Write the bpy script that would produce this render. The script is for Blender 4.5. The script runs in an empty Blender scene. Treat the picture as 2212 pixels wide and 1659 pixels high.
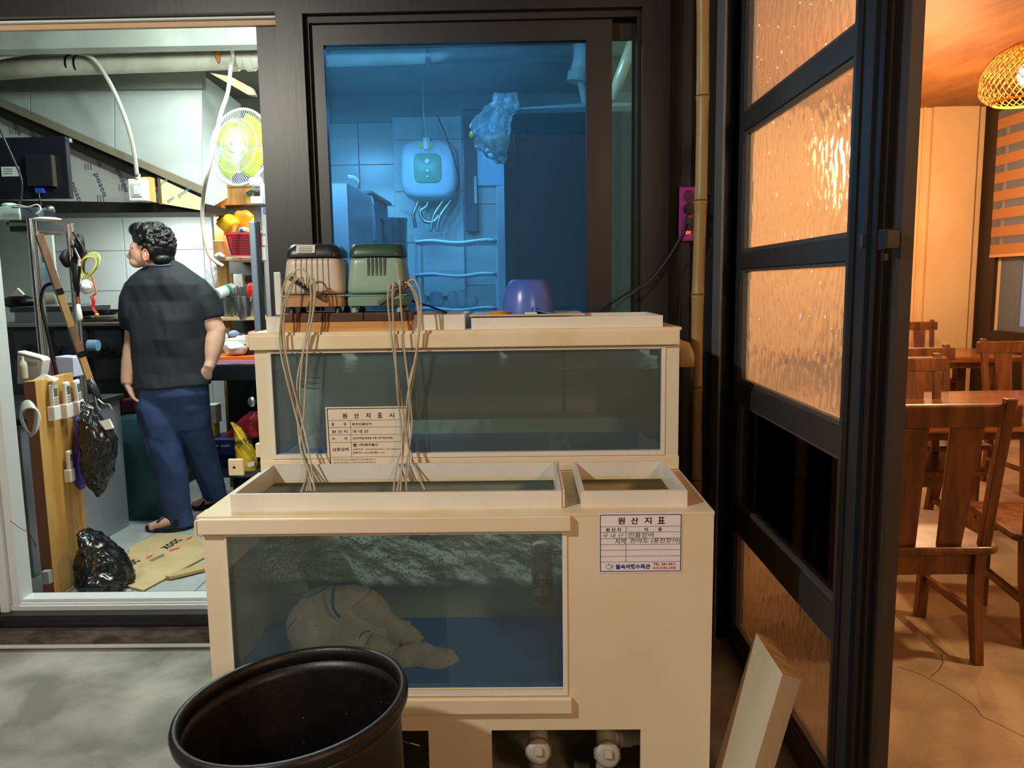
import bpy, bmesh, math, random
from mathutils import Vector, Matrix, noise
random.seed(7)
R = math.radians
SC = bpy.context.scene
COL = SC.collection

# ------------------------------------------------------------ camera, world, lights, exposure
F_PX, CAM_H = 1680.0, 1.45
YAW, PITCH, ROLL = R(.9), R(7.3), R(.85)
cf = Vector((-math.sin(YAW)*math.cos(PITCH), math.cos(YAW)*math.cos(PITCH), -math.sin(PITCH)))
_r = Vector((math.cos(YAW), math.sin(YAW), 0)); _u = _r.cross(cf)
cr = _r*math.cos(ROLL) - _u*math.sin(ROLL); cu = _u*math.cos(ROLL) + _r*math.sin(ROLL)
CAM = Vector((0, 0, CAM_H))
cd = bpy.data.cameras.new('camera'); cam = bpy.data.objects.new('camera', cd); COL.objects.link(cam)
cd.sensor_width = 36; cd.lens = F_PX/2212*36; cd.clip_start = .05; cd.clip_end = 60
M = Matrix((cr, cu, -cf)).transposed().to_4x4(); M.translation = CAM
cam.matrix_world = M
SC.camera = cam

w = bpy.data.worlds.new('world'); SC.world = w; w.use_nodes = True
w.node_tree.nodes['Background'].inputs[0].default_value = (.55, .62, .8, 1)
w.node_tree.nodes['Background'].inputs[1].default_value = .035

def light(name, kind, loc, energy, color, size=.1, size_y=None, target=None, spot=None, blend=.3):
    l = bpy.data.lights.new(name, kind); l.energy = energy; l.color = color
    if kind == 'AREA':
        l.size = size
        if size_y: l.shape = 'RECTANGLE'; l.size_y = size_y
    else: l.shadow_soft_size = size
    if kind == 'SPOT': l.spot_size = R(spot or 90); l.spot_blend = blend
    o = bpy.data.objects.new(name, l); COL.objects.link(o); o.location = loc
    if target is not None:
        o.rotation_euler = (Vector(target)-Vector(loc)).to_track_quat('-Z', 'Y').to_euler()
    return o
# court lamp behind and left of the camera, a warmer one to its right
light('court_lamp', 'POINT', (-1.85, .3, 2.7), 185, (1, .95, .82), .04)
light('court_lamp', 'AREA', (1.75, -1.5, 2.5), 33, (1, .58, .32), .5, .5, (0, 2, .9))
# fluorescent ceiling light in the kitchen, partly from added unseen lamps
light('kitchen_light', 'POINT', (-1.5, 3.62, 2.66), 34, (.86, 1, .95), .07)
light('kitchen_light', 'AREA', (-1.55, 3.72, 2.7), 30, (.9, 1, .95), .7, .12)  # added to brighten the floor near the doorway
light('kitchen_light', 'AREA', (-1.9, 4.68, 2.74), 12, (.88, 1, .95), .9, .15)  # added deeper in the kitchen as fill, hidden behind the beam
light('kitchen_light', 'AREA', (-.9, 5.0, 2.5), 32, (.86, 1, .95), 1.2, .25)
light('kitchen_light', 'POINT', (-.35, 3.7, 2.7), 40, (.86, 1, .97), .06)
light('hood_lamp', 'AREA', (-2.2, 5.35, 1.93), 27, (.9, 1, .97), 1.3, .12, (-2.2, 5.6, 1.0))
# warm dining room lamps: one pendant out of view, unseen extra ones farther back
light('dining_lamp', 'POINT', (2.75, 2.7, 2.05), 120, (1, .66, .36), .06)
light('dining_lamp', 'POINT', (3.55, 7.0, 2.3), 92, (1, .60, .29), .08)
light('dining_lamp', 'POINT', (2.9, 6.0, 2.4), 70, (1, .60, .29), .08)
SC.view_settings.view_transform = 'Standard'; SC.view_settings.look = 'None'
SC.view_settings.gamma = 1; SC.view_settings.use_curve_mapping = False
SC.view_settings.exposure = 0.14
SC.cycles.transparent_max_bounces = 24; SC.cycles.max_bounces = 10; SC.cycles.sample_clamp_indirect = 6

# ------------------------------------------------------------ pixel -> place helpers (photo is 2212 x 1659)
def ray(x, y): return cf + cr*((x-1106)/F_PX) - cu*((y-829.5)/F_PX)
def U(x, y, Y): d = ray(x, y); return CAM + d*(Y/d.y)
def UX(x, y, X): d = ray(x, y); return CAM + d*(X/d.x)
def UZ(x, y, Z): d = ray(x, y); return CAM + d*((Z-CAM_H)/d.z)

# ------------------------------------------------------------ materials
def lin(h):
    h = h.lstrip('#'); v = [int(h[i:i+2], 16)/255 for i in (0, 2, 4)]
    return tuple(x/12.92 if x <= .04045 else ((x+.055)/1.055)**2.4 for x in v) + (1,)
MATS = {}
def mat(name, col, rough=.5, metal=0, col2=None, scale=8, stretch=(1, 1, 1), bump=0, bscale=None, spec=.5, emit=0, trans=0, alpha=1, detail=6, contrast=(.35, .65), coat=0, sub=0, bstretch=None):
    if name in MATS: return MATS[name]
    m = bpy.data.materials.new(name); m.use_nodes = True; MATS[name] = m
    nt = m.node_tree; b = nt.nodes['Principled BSDF']; N = nt.nodes.new; L = nt.links.new
    c = lin(col)
    b.inputs['Base Color'].default_value = c; b.inputs['Roughness'].default_value = rough; b.inputs['Metallic'].default_value = metal
    b.inputs['Specular IOR Level'].default_value = spec; b.inputs['Alpha'].default_value = alpha
    b.inputs['Transmission Weight'].default_value = trans; b.inputs['Coat Weight'].default_value = coat
    if sub: b.inputs['Subsurface Weight'].default_value = sub; b.inputs['Subsurface Radius'].default_value = (.02, .008, .004)
    if emit: b.inputs['Emission Color'].default_value = c; b.inputs['Emission Strength'].default_value = emit
    if col2 or bump:
        tc = N('ShaderNodeTexCoord'); mp = N('ShaderNodeMapping'); L(tc.outputs['Object'], mp.inputs[0]); mp.inputs['Scale'].default_value = stretch
    if col2:
        n = N('ShaderNodeTexNoise'); n.inputs['Scale'].default_value = scale; n.inputs['Detail'].default_value = detail; n.inputs['Distortion'].default_value = .4
        L(mp.outputs[0], n.inputs['Vector'])
        r = N('ShaderNodeValToRGB'); r.color_ramp.elements[0].position, r.color_ramp.elements[1].position = contrast
        r.color_ramp.elements[0].color = c; r.color_ramp.elements[1].color = lin(col2)
        L(n.outputs['Fac'], r.inputs[0]); L(r.outputs[0], b.inputs['Base Color'])
    if bump:
        n2 = N('ShaderNodeTexNoise'); n2.inputs['Scale'].default_value = bscale or scale*4; n2.inputs['Detail'].default_value = 4
        if bstretch:
            mp2 = N('ShaderNodeMapping'); L(tc.outputs['Object'], mp2.inputs[0]); mp2.inputs['Scale'].default_value = bstretch; L(mp2.outputs[0], n2.inputs['Vector'])
        else: L(mp.outputs[0], n2.inputs['Vector'])
        bp = N('ShaderNodeBump'); bp.inputs['Strength'].default_value = bump; bp.inputs['Distance'].default_value = .01
        L(n2.outputs['Fac'], bp.inputs['Height']); L(bp.outputs[0], b.inputs['Normal'])
    return m

def glassy(name, tint, refl=1.0, rough=0.0, haze=0, hazecol=(1, 1, 1, 1), bump=0, bscale=20, bstretch=(1, 1, 1), volume=None, ior=1.45, vdens=1):
    """thin clear sheet: tinted see-through plus its own Fresnel mirror, optional scattering film, optional volume absorption"""
    m = bpy.data.materials.new(name); m.use_nodes = True; nt = m.node_tree; nt.nodes.clear(); N = nt.nodes.new; L = nt.links.new
    out = N('ShaderNodeOutputMaterial'); tr = N('ShaderNodeBsdfTransparent'); tr.inputs[0].default_value = tint
    gl = N('ShaderNodeBsdfGlossy'); gl.inputs['Roughness'].default_value = rough; gl.inputs[0].default_value = (refl, refl, refl, 1)
    fr = N('ShaderNodeFresnel'); fr.inputs['IOR'].default_value = ior
    mx = N('ShaderNodeMixShader'); L(fr.outputs[0], mx.inputs[0]); L(gl.outputs[0], mx.inputs[2])
    src = tr
    if haze:
        tl = N('ShaderNodeBsdfTranslucent'); tl.inputs[0].default_value = hazecol
        df = N('ShaderNodeBsdfDiffuse'); df.inputs[0].default_value = hazecol
        ad = N('ShaderNodeMixShader'); ad.inputs[0].default_value = .3; L(tl.outputs[0], ad.inputs[1]); L(df.outputs[0], ad.inputs[2])
        h = N('ShaderNodeMixShader'); h.inputs[0].default_value = haze; L(tr.outputs[0], h.inputs[1]); L(ad.outputs[0], h.inputs[2])
        src = h
    L(src.outputs[0], mx.inputs[1]); L(mx.outputs[0], out.inputs[0])
    if bump:
        tc = N('ShaderNodeTexCoord'); mp = N('ShaderNodeMapping'); mp.inputs['Scale'].default_value = bstretch; L(tc.outputs['Object'], mp.inputs[0])
        n = N('ShaderNodeTexNoise'); n.inputs['Scale'].default_value = bscale; n.inputs['Detail'].default_value = 4; L(mp.outputs[0], n.inputs['Vector'])
        bp = N('ShaderNodeBump'); bp.inputs['Strength'].default_value = bump; bp.inputs['Distance'].default_value = .02; L(n.outputs['Fac'], bp.inputs['Height'])
        L(bp.outputs[0], gl.inputs['Normal']); L(bp.outputs[0], fr.inputs['Normal'])
    if volume:
        v = N('ShaderNodeVolumeAbsorption'); v.inputs['Color'].default_value = volume; v.inputs['Density'].default_value = vdens; L(v.outputs[0], out.inputs['Volume'])
    MATS[name] = m
    return m

def textured_glass(name, col, scale=60, strength=.7):
    """cast pattern glass: a rippled sheet that scatters the light of the room behind it"""
    m = bpy.data.materials.new(name); m.use_nodes = True; nt = m.node_tree; nt.nodes.clear(); N = nt.nodes.new; L = nt.links.new
    out = N('ShaderNodeOutputMaterial')
    tl = N('ShaderNodeBsdfTranslucent'); tl.inputs[0].default_value = col
    rf = N('ShaderNodeBsdfRefraction'); rf.inputs[0].default_value = (1, .96, .9, 1); rf.inputs['Roughness'].default_value = .3; rf.inputs['IOR'].default_value = 1.02
    gl = N('ShaderNodeBsdfGlossy'); gl.inputs['Roughness'].default_value = .12
    fr = N('ShaderNodeFresnel'); fr.inputs['IOR'].default_value = 1.3
    m1 = N('ShaderNodeMixShader'); m1.inputs[0].default_value = .55; L(tl.outputs[0], m1.inputs[1]); L(rf.outputs[0], m1.inputs[2])
    mx = N('ShaderNodeMixShader'); L(fr.outputs[0], mx.inputs[0]); L(m1.outputs[0], mx.inputs[1]); L(gl.outputs[0], mx.inputs[2]); L(mx.outputs[0], out.inputs[0])
    tc = N('ShaderNodeTexCoord'); mp = N('ShaderNodeMapping'); mp.inputs['Scale'].default_value = (1, 1, .5); L(tc.outputs['Object'], mp.inputs[0])
    nz = N('ShaderNodeTexNoise'); nz.inputs['Scale'].default_value = scale*.5; L(mp.outputs[0], nz.inputs['Vector'])
    ad = N('ShaderNodeVectorMath'); ad.operation = 'MULTIPLY_ADD'; L(nz.outputs['Color'], ad.inputs[0]); ad.inputs[1].default_value = (.03, .03, .03); L(mp.outputs[0], ad.inputs[2])
    n = N('ShaderNodeTexVoronoi'); n.feature = 'SMOOTH_F1'; n.inputs['Scale'].default_value = scale; n.inputs['Smoothness'].default_value = .6; L(ad.outputs[0], n.inputs['Vector'])
    bp = N('ShaderNodeBump'); bp.inputs['Strength'].default_value = strength; bp.inputs['Distance'].default_value = .035
    L(n.outputs['Distance'], bp.inputs['Height'])
    for q in (tl, gl, rf): L(bp.outputs[0], q.inputs['Normal'])
    MATS[name] = m
    return m

# ------------------------------------------------------------ mesh builder
class MB:
    def __init__(s): s.v = []; s.f = []
    def add(s, vs, fs):
        o = len(s.v); s.v += [Vector(v) for v in vs]; s.f += [tuple(i+o for i in f) for f in fs]; return s
    def box(s, x0, x1, y0, y1, z0, z1, m=None):
        vs = [Vector((x, y, z)) for x in (x0, x1) for y in (y0, y1) for z in (z0, z1)]
        if m is not None: vs = [m @ v for v in vs]
        return s.add(vs, [(0, 1, 3, 2), (4, 6, 7, 5), (0, 4, 5, 1), (2, 3, 7, 6), (0, 2, 6, 4), (1, 5, 7, 3)])
    def hexa(s, a, b):  # two matching rings -> closed solid
        n = len(a); fs = [tuple(range(n))[::-1], tuple(range(n, 2*n))]
        fs += [(i, (i+1) % n, n+(i+1) % n, n+i) for i in range(n)]
        return s.add(list(a)+list(b), fs)
    def loft(s, rings, cap=True, closed=True):
        n = len(rings[0]); vs = [p for r in rings for p in r]; fs = []
        for k in range(len(rings)-1):
            for i in range(n if closed else n-1):
                j = (i+1) % n; fs.append((k*n+i, k*n+j, (k+1)*n+j, (k+1)*n+i))
        if cap: fs.append(tuple(range(n))[::-1]); fs.append(tuple((len(rings)-1)*n+i for i in range(n)))
        return s.add(vs, fs)
    def tube(s, pts, r, n=8, cap=True, flat=1):
        pts = [Vector(p) for p in pts]; rs = r if isinstance(r, (list, tuple)) else [r]*len(pts)
        rings = []; up = None
        for i, p in enumerate(pts):
            t = (pts[min(i+1, len(pts)-1)]-pts[max(i-1, 0)]).normalized()
            if up is None:
                up = Vector((0, 0, 1)) if abs(t.z) < .9 else Vector((0, 1, 0))
            a = t.cross(up)
            if a.length < 1e-4: a = t.orthogonal()
            a.normalize(); b = a.cross(t).normalized(); up = b
            rings.append([p + (a*math.cos(q)+b*math.sin(q)*flat)*rs[i] for q in [2*math.pi*k/n for k in range(n)]])
        return s.loft(rings, cap)
    def lathe(s, prof, n=24, m=None, cap=False, sx=1, sy=1):
        rings = []
        for r, z in prof:
            ring = [Vector((r*math.cos(2*math.pi*k/n)*sx, r*math.sin(2*math.pi*k/n)*sy, z)) for k in range(n)]
            rings.append([m @ q for q in ring] if m is not None else ring)
        return s.loft(rings, cap)
    def ell(s, c, r, n=14, k=9, m=None):
        c = Vector(c); rings = []
        for j in range(k+1):
            a = math.pi*(j+.001)/(k+.002); rr = math.sin(a); z = -math.cos(a)
            ring = [Vector((rr*math.cos(2*math.pi*i/n)*r[0], rr*math.sin(2*math.pi*i/n)*r[1], z*r[2])) for i in range(n)]
            rings.append([c+((m @ q) if m is not None else q) for q in ring])
        return s.loft(rings)
    def grid(s, fn, nu, nv):
        vs = [fn(i/nu, j/nv) for j in range(nv+1) for i in range(nu+1)]
        return s.add(vs, [(j*(nu+1)+i, j*(nu+1)+i+1, (j+1)*(nu+1)+i+1, (j+1)*(nu+1)+i) for j in range(nv) for i in range(nu)])
    def plate(s, x0, x1, z0, z1, holes, y0, y1, flip=None):
        """upright plate in XZ with rectangular holes (flip maps a point)"""
        xs = sorted({x0, x1, *[q for h in holes for q in h[:2] if x0 < q < x1]}); zs = sorted({z0, z1, *[q for h in holes for q in h[2:] if z0 < q < z1]})
        def solid(i, j):
            if i < 0 or j < 0 or i >= len(xs)-1 or j >= len(zs)-1: return False
            cx, cz = (xs[i]+xs[i+1])/2, (zs[j]+zs[j+1])/2
            return not any(h[0] < cx < h[1] and h[2] < cz < h[3] for h in holes)
        F = flip or (lambda v: v)
        def q(*p): s.add([F(Vector(v)) for v in p], [(0, 1, 2, 3)])
        for i in range(len(xs)-1):
            for j in range(len(zs)-1):
                if not solid(i, j): continue
                a, b, c, d = xs[i], xs[i+1], zs[j], zs[j+1]
                q((a, y0, c), (b, y0, c), (b, y0, d), (a, y0, d)); q((b, y1, c), (a, y1, c), (a, y1, d), (b, y1, d))
                if not solid(i-1, j): q((a, y1, c), (a, y0, c), (a, y0, d), (a, y1, d))
                if not solid(i+1, j): q((b, y0, c), (b, y1, c), (b, y1, d), (b, y0, d))
                if not solid(i, j-1): q((a, y1, c), (b, y1, c), (b, y0, c), (a, y0, c))
                if not solid(i, j+1): q((a, y0, d), (b, y0, d), (b, y1, d), (a, y1, d))
        return s
    def xf(s, m): s.v = [m @ v for v in s.v]; return s
    def bumpy(s, amp, freq, seed=0, sharp=False):
        for v in s.v:
            q = v*freq+Vector((seed*3.1, seed*1.7, seed)); d = noise.noise_vector(q)
            if sharp: d = Vector(tuple(math.copysign(abs(x)**.6, x) for x in d))*.6
            v += d*amp
        return s
    def build(s, name, m, parent=None, smooth=False, bevel=0, weld=False, seg=2, remesh=0, subsurf=0, smoothit=0):
        me = bpy.data.meshes.new(name)
        off = origin(parent) if parent is not None else Vector((0, 0, 0))
        me.from_pydata([tuple(v-off) for v in s.v], [], s.f); me.update()
        if weld or True:
            bm = bmesh.new(); bm.from_mesh(me)
            if weld: bmesh.ops.remove_doubles(bm, verts=bm.verts, dist=1e-5)
            bmesh.ops.recalc_face_normals(bm, faces=bm.faces); bm.to_mesh(me); bm.free()
        if m is not None: me.materials.append(m)
        if smooth or remesh:
            me.shade_smooth()
            if not remesh and smooth != 2:
                try: me.set_sharp_from_angle(angle=R(48))
                except Exception: pass
        o = bpy.data.objects.new(name, me); COL.objects.link(o)
        if parent is not None: o.parent = parent
        if bevel:
            b = o.modifiers.new('bevel', 'BEVEL'); b.width = bevel; b.segments = seg; b.limit_method = 'ANGLE'; b.angle_limit = R(40)
            b.harden_normals = False
        if remesh:
            q = o.modifiers.new('remesh', 'REMESH'); q.mode = 'VOXEL'; q.voxel_size = remesh; q.use_smooth_shade = True
        if smoothit:
            q = o.modifiers.new('smooth', 'SMOOTH'); q.factor = .5; q.iterations = smoothit
        if subsurf:
            q = o.modifiers.new('sub', 'SUBSURF'); q.levels = subsurf; q.render_levels = subsurf
        return o
def origin(o):
    p = Vector((0, 0, 0))
    while o is not None: p += o.location; o = o.parent
    return p
def tag(o, label=None, cat=None, group=None, kind=None):
    if label: o['label'] = label
    if cat: o['category'] = cat
    if group: o['group'] = group
    if kind: o['kind'] = kind
    return o
def thing(name, label, cat, loc=(0, 0, 0), group=None):
    o = bpy.data.objects.new(name, None); COL.objects.link(o); o.location = loc; o.empty_display_size = .05
    return tag(o, label, cat, group)
def base_of(*objs): pass
def kids(o): return [c for c in bpy.data.objects if c.parent == o]
def dup(root, loc, rotz=0, label=None, scale=None):
    def rec(o, par):
        c = o.copy(); COL.objects.link(c)
        if par is not None: c.parent = par
        for k in [k for k in list(COL.objects) if k.parent == o]: rec(k, c)
        return c
    c = rec(root, None); c.location = loc; c.rotation_euler = (0, 0, rotz)
    if scale: c.scale = (scale,)*3
    if label: c['label'] = label
    return c
def spline(pts, n=8):
    pts = [Vector(p) for p in pts]; out = []
    for i in range(len(pts)-1):
        p0, p1, p2, p3 = pts[max(i-1, 0)], pts[i], pts[i+1], pts[min(i+2, len(pts)-1)]
        for k in range(n):
            t = k/n
            out.append(.5*((2*p1)+(p2-p0)*t+(2*p0-5*p1+4*p2-p3)*t*t+(-p0+3*p1-3*p2+p3)*t**3))
    out.append(pts[-1]); return out
def qb(x0, y0, x1, y1, Y, d, mb=None, pad=0):
    """box whose front face, standing at depth Y, spans the given rectangle; d metres deep"""
    xm, ym = (x0+x1)/2, (y0+y1)/2
    a, b = U(x0, ym, Y).x, U(x1, ym, Y).x; t, u = U(xm, y0, Y).z, U(xm, y1, Y).z
    return (mb or MB()).box(a, b, Y, Y+d, u, t)
def poly(pts, Y, d, mb=None):
    a = [U(x, y, Y) for x, y in pts]; b = [p+Vector((0, d, 0)) for p in a]
    return (mb or MB()).hexa(a, b)
_tid = [0]
def text(name, s, m, parent, o, ex, ez, w=None, h=.02, align='l', bold=0, depth=.0004, italic=0):
    """lettering from point o running along ex, upright ez; fitted to width w (or height h)"""
    c = bpy.data.curves.new('t', 'FONT'); c.body = s; c.size = 1; c.resolution_u = 2; c.offset = bold
    t = bpy.data.objects.new('t', c); COL.objects.link(t)
    dg = bpy.context.evaluated_depsgraph_get(); me = bpy.data.meshes.new_from_object(t.evaluated_get(dg))
    bpy.data.objects.remove(t); bpy.data.curves.remove(c)
    xs = [v.co.x for v in me.vertices]; ys = [v.co.y for v in me.vertices]
    if not xs: return None
    x0, x1, y0, y1 = min(xs), max(xs), min(ys), max(ys)
    sy = h/(y1-y0); sx = w/(x1-x0) if w else sy
    sh = {'l': 0, 'c': -.5, 'r': -1}[align]*(x1-x0)*sx
    o = Vector(o); ex = Vector(ex).normalized(); ez = Vector(ez).normalized(); nn = ex.cross(ez)
    off = origin(parent) if parent is not None else Vector((0, 0, 0))
    for v in me.vertices:
        X, Z = (v.co.x-x0)*sx+sh, (v.co.y-y0)*sy
        X += italic*Z
        v.co = o+ex*X+ez*Z+nn*.0004-off
    me.materials.clear(); me.materials.append(m)
    ob = bpy.data.objects.new(name, me); me.name = name; COL.objects.link(ob)
    if parent is not None: ob.parent = parent
    return ob

# materials in use
DARK = mat('dark_aluminium', '#18191f', .38, 0, bump=.03, bscale=60, col2='#1e1f25', scale=3, stretch=(1, 1, .1))
DARKER = mat('black_gasket', '#111114', .5)
CREAM = mat('cream_pvc', '#e2d3b4', .42, col2='#e9dcc2', scale=3, contrast=(.3, .7), bump=.05, bscale=25)
CREAM2 = mat('cream_pvc_aged', '#dfcda2', .45, col2='#e8dbbd', scale=6)
WHITEP = mat('white_pvc', '#e9e4dc', .35, col2='#dedad2', scale=5)
WHITE = mat('white_plastic', '#e6e4de', .35)
GREYW = mat('white_aluminium', '#c9ced0', .4)
STEEL = mat('stainless_steel', '#c3c6c8', .28, 1, bump=.04, bscale=8, bstretch=(1, 1, 30))
STEELD = mat('worn_steel', '#7d8082', .42, 1)
CONC = mat('concrete', '#6f6e66', .62, col2='#a3a196', scale=3.2, bump=.35, bscale=26, contrast=(.38, .68), detail=10)
BLACKP = mat('black_plastic', '#0d0d0f', .35)
RUBBER = mat('black_rubber', '#0b0a0c', .42, col2='#131114', scale=20, bump=.08, bscale=60)
WOODL = mat('pale_wood', '#d9b06a', .55, col2='#c8944a', scale=4, stretch=(9, 9, .6), bump=.05, bscale=40)
WOODF = mat('pale_wood_flat', '#c89558', .55, col2='#a8713a', scale=5, stretch=(.6, 9, 9), bump=.08, bscale=40)
WOODD = mat('dark_brown_wood', '#6d4326', .6, col2='#3e2415', scale=5, stretch=(.6, 9, 9), bump=.15, bscale=40)
INK = mat('black_ink', '#0c0c0e', .6)
INKB = mat('blue_ink', '#1d2c86', .6)
INKR = mat('red_ink', '#b02030', .6)
PAPER = mat('white_paper', '#efeaf0', .55)
# ============================================================ SETTING
XP = .82                     # plane of the glazed partition on the right
ZT = 3.24
def struct(o, label=None): o['kind'] = 'structure'; return o
struct(MB().box(-3.6, XP+.03, -1.6, 3.04, -.12, 0).build('floor', CONC))
DFLOOR = mat('warm_screed', '#b09878', .5, col2='#8d7458', scale=3.5, bump=.25, bscale=30, detail=10, contrast=(.3, .7))
dfl = struct(MB().box(XP+.03, 5.6, -1.6, 8.8, -.12, 0).build('floor', DFLOOR))
# hairline cracks in the dining floor
cr_ = MB()
def crack(pts):
    P = [UZ(x, y, .0004) for x, y in pts]
    for a, b in zip(P, P[1:]):
        n = (b-a).cross(Vector((0, 0, 1))).normalized()*.0016
        cr_.add([a-n, b-n, b+n, a+n], [(0, 1, 2, 3)])
crack([(1940, 1440), (1985, 1455), (2025, 1475), (2070, 1500), (2105, 1525), (2122, 1548), (2150, 1560), (2185, 1578), (2240, 1605)])
crack([(2010, 1462), (2030, 1445), (2037, 1430), (2033, 1413)])
cr_.build('crack', mat('crack_dirt', '#4a3423', .8), dfl)
KF = .05
kfl = struct(MB().box(-4.0, .86, 3.16, 6.0, -.1, KF-.008).build('floor', mat('grout', '#8d9490', .8)))
TILEM = [mat('floor_tile_a', '#aab2b0', .3, col2='#8b9492', scale=2.5, stretch=(1, 1.6, 1), contrast=(.3, .7), detail=9), mat('floor_tile_b', '#a2aaa9', .3, col2='#b7bebb', scale=3, contrast=(.3, .7), detail=9)]
tm = [MB().box(0, .294, 0, .294, -.008, 0).build('floor_tile', m, None, bevel=.0015, seg=1) for m in TILEM]
k = 0
for i in range(12):
    for j in range(9):
        x, y = -3.35+i*.3, 3.17+j*.3
        if x < -2.7 or x > .3: continue
        o = tm[(i*7+j*3) % 2] if k < 2 and False else tm[(i*7+j*3+i*j) % 2].copy()
        COL.objects.link(o); o.parent = kfl; o.location = (x, y, KF); k += 1
for o in tm: bpy.data.objects.remove(o)
WALLG = mat('kitchen_wall', '#b9bfb8', .6)
kb = struct(MB().box(-4.0, .86, 5.92, 6.05, -.1, 3.0).build('wall_back', mat('wall_grout', '#9aa3a0', .7)))
TW = mat('wall_tile_glaze', '#c6cccb', .22, col2='#b9c1c1', scale=1.4, detail=8, contrast=(.35, .7))
t0 = MB().box(0, .594, 0, .01, 0, .296).build('wall_tile', TW, None, bevel=.0015, seg=1)
x0t = U(270, 540, 5.91).x; z0t = U(300, 627, 5.91).z
for i in range(-2, 6):
    for j in range(-4, 7):
        x, z = x0t+i*.6, z0t+j*.3
        if x < -4.0 or x+.6 > .84 or z < .06 or z > 2.6: continue
        if x > -1.3 and z < 1.0: continue
        o = t0.copy(); COL.objects.link(o); o.parent = kb; o.location = (x, 5.91, z)
bpy.data.objects.remove(t0)
struct(MB().box(-4.1, -4.0, 3.1, 6.05, -.1, 3.0).build('wall_left', WALLG))
struct(MB().box(-4.1, .86, 3.1, 6.05, 2.86, 2.96).build('ceiling', mat('stained_slab', '#8d9087', .8, col2='#4d4a42', scale=2.5, bump=.3, bscale=20, contrast=(.4, .6), detail=9)))
# header wall above the sliding frames, and the dark cladding right of them
struct(MB().box(-3.6, -2.42, 3.05, 3.16, 0, 3.0).build('wall_front', DARK))
struct(MB().box(-2.42, XP+.03, 3.05, 3.16, 2.63, 3.0).build('wall_front', DARK))
pn = struct(MB().box(.55, XP+.04, 3.12, 3.2, -.1, 3.0).build('wall_front', mat('black_cladding', '#0f1010', .6)))
MB().box(.556, .652, 3.07, 3.12, .0, 2.63).build('cladding_board', DARK, pn, bevel=.003)
MB().box(.752, .762, 3.0, 3.12, .0, 2.9).build('edge_strip', mat('grey_strip', '#77757a', .4), pn, bevel=.002)
MB().box(.762, .81, 3.06, 3.12, .0, 2.9).build('cladding_board', DARK, pn, bevel=.003)
# the plaster header and rough beam seen just inside the kitchen door
hd = struct(MB().box(-3.4, -.2, 4.3, 4.4, U(300, 101, 4.3).z, 2.86).build('beam', mat('painted_plaster', '#c2c8bf', .7, col2='#a9afa5', scale=3, bump=.2, bscale=12)))
struct(MB().box(-3.4, .84, 5.1, 5.9, U(300, 157, 5.1).z+.02, 2.86).build('beam', mat('dark_bulkhead', '#6e726a', .8, col2='#55584f', scale=2)))
patch = mat('foam_insulation', '#7a5a2a', .8, col2='#968868', scale=14, bump=.6, bscale=30)
for pts in ([(265, 96), (310, 94), (290, 108), (280, 104)], [(370, 90), (410, 86), (415, 108), (395, 112)], [(455, 158), (500, 165), (545, 190), (552, 206), (535, 204), (490, 176)]):
    poly(pts, 4.8, .05).bumpy(.01, 20).build('foam_patch', patch, hd)
poly([(412, 84), (515, 80), (512, 112), (470, 116), (412, 110)], 4.95, .04).build('ceiling_patch', mat('plaster_white', '#c9cdc8', .7, col2='#b3b8b4', scale=9), hd)
# sliding door frame of the kitchen opening: dark outer frame, white inner frame
d1 = thing('door_1', None, None, (-1.6, 3.1, 0)); d1['kind'] = 'structure'
xo = U(40, 860, 3.05).x
MB().plate(-2.42, -.80, .076, 2.63, [(-2.28, -.905, .136, U(300, 31, 3.02).z)], 3.02, 3.13).build('outer_frame', DARK, d1, bevel=.004)
MB().box(-2.262, -2.218, 3.0, 3.13, .10, 2.505).build('jamb', DARKER, d1, bevel=.002)
MB().box(-2.22, -.9, 3.0, 3.13, .118, .138).build('track', DARKER, d1)
jm = MB()
for a, b, c in ((-2.217, -2.170, 3.05), (-2.170, -2.135, 3.03), (-2.135, -2.10, 3.055)): jm.box(a, b, c, 3.14, .138, 2.47)
jm.build('white_jamb', GREYW, d1, bevel=.003)
sl = MB()
for a, b, c in ((.136, .158, 3.05), (.158, .166, 3.06), (.166, .180, 3.07)): sl.box(-2.2, -.85, c, 3.14, a, b)
sl.build('white_sill', GREYW, d1, bevel=.002)
MB().box(-2.2, -.905, 3.05, 3.07, U(300, 44, 3.05).z, U(300, 39, 3.05).z).build('white_rail', GREYW, d1, bevel=.002)
MB().box(-2.2, -.905, 3.07, 3.09, U(300, 60, 3.07).z, U(300, 44, 3.07).z).build('tan_rail', mat('tan_laminate', '#b99a78', .5), d1, bevel=.002)
MB().box(-2.198, -2.16, 2.99, 3.0, .083, .09).build('drain_cap', WHITE, d1, bevel=.001)
MB().box(-2.04, -2.0, 3.015, 3.02, .125, .132).build('drain_cap', WHITE, d1, bevel=.001)
# concrete kerb and steel floor track under the frame
st = struct(MB().box(-3.6, -.80, 2.99, 3.13, 0, .076).build('trim_1', mat('rough_kerb', '#6a625c', .85, col2='#3c3631', scale=22, stretch=(.4, 1, 1), bump=.8, bscale=60)))
MB().tube([(-3.6, 2.985, .012), (-.80, 2.985, .012)], .009, 10).build('track_tube', GREYW, st, smooth=True)
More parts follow.
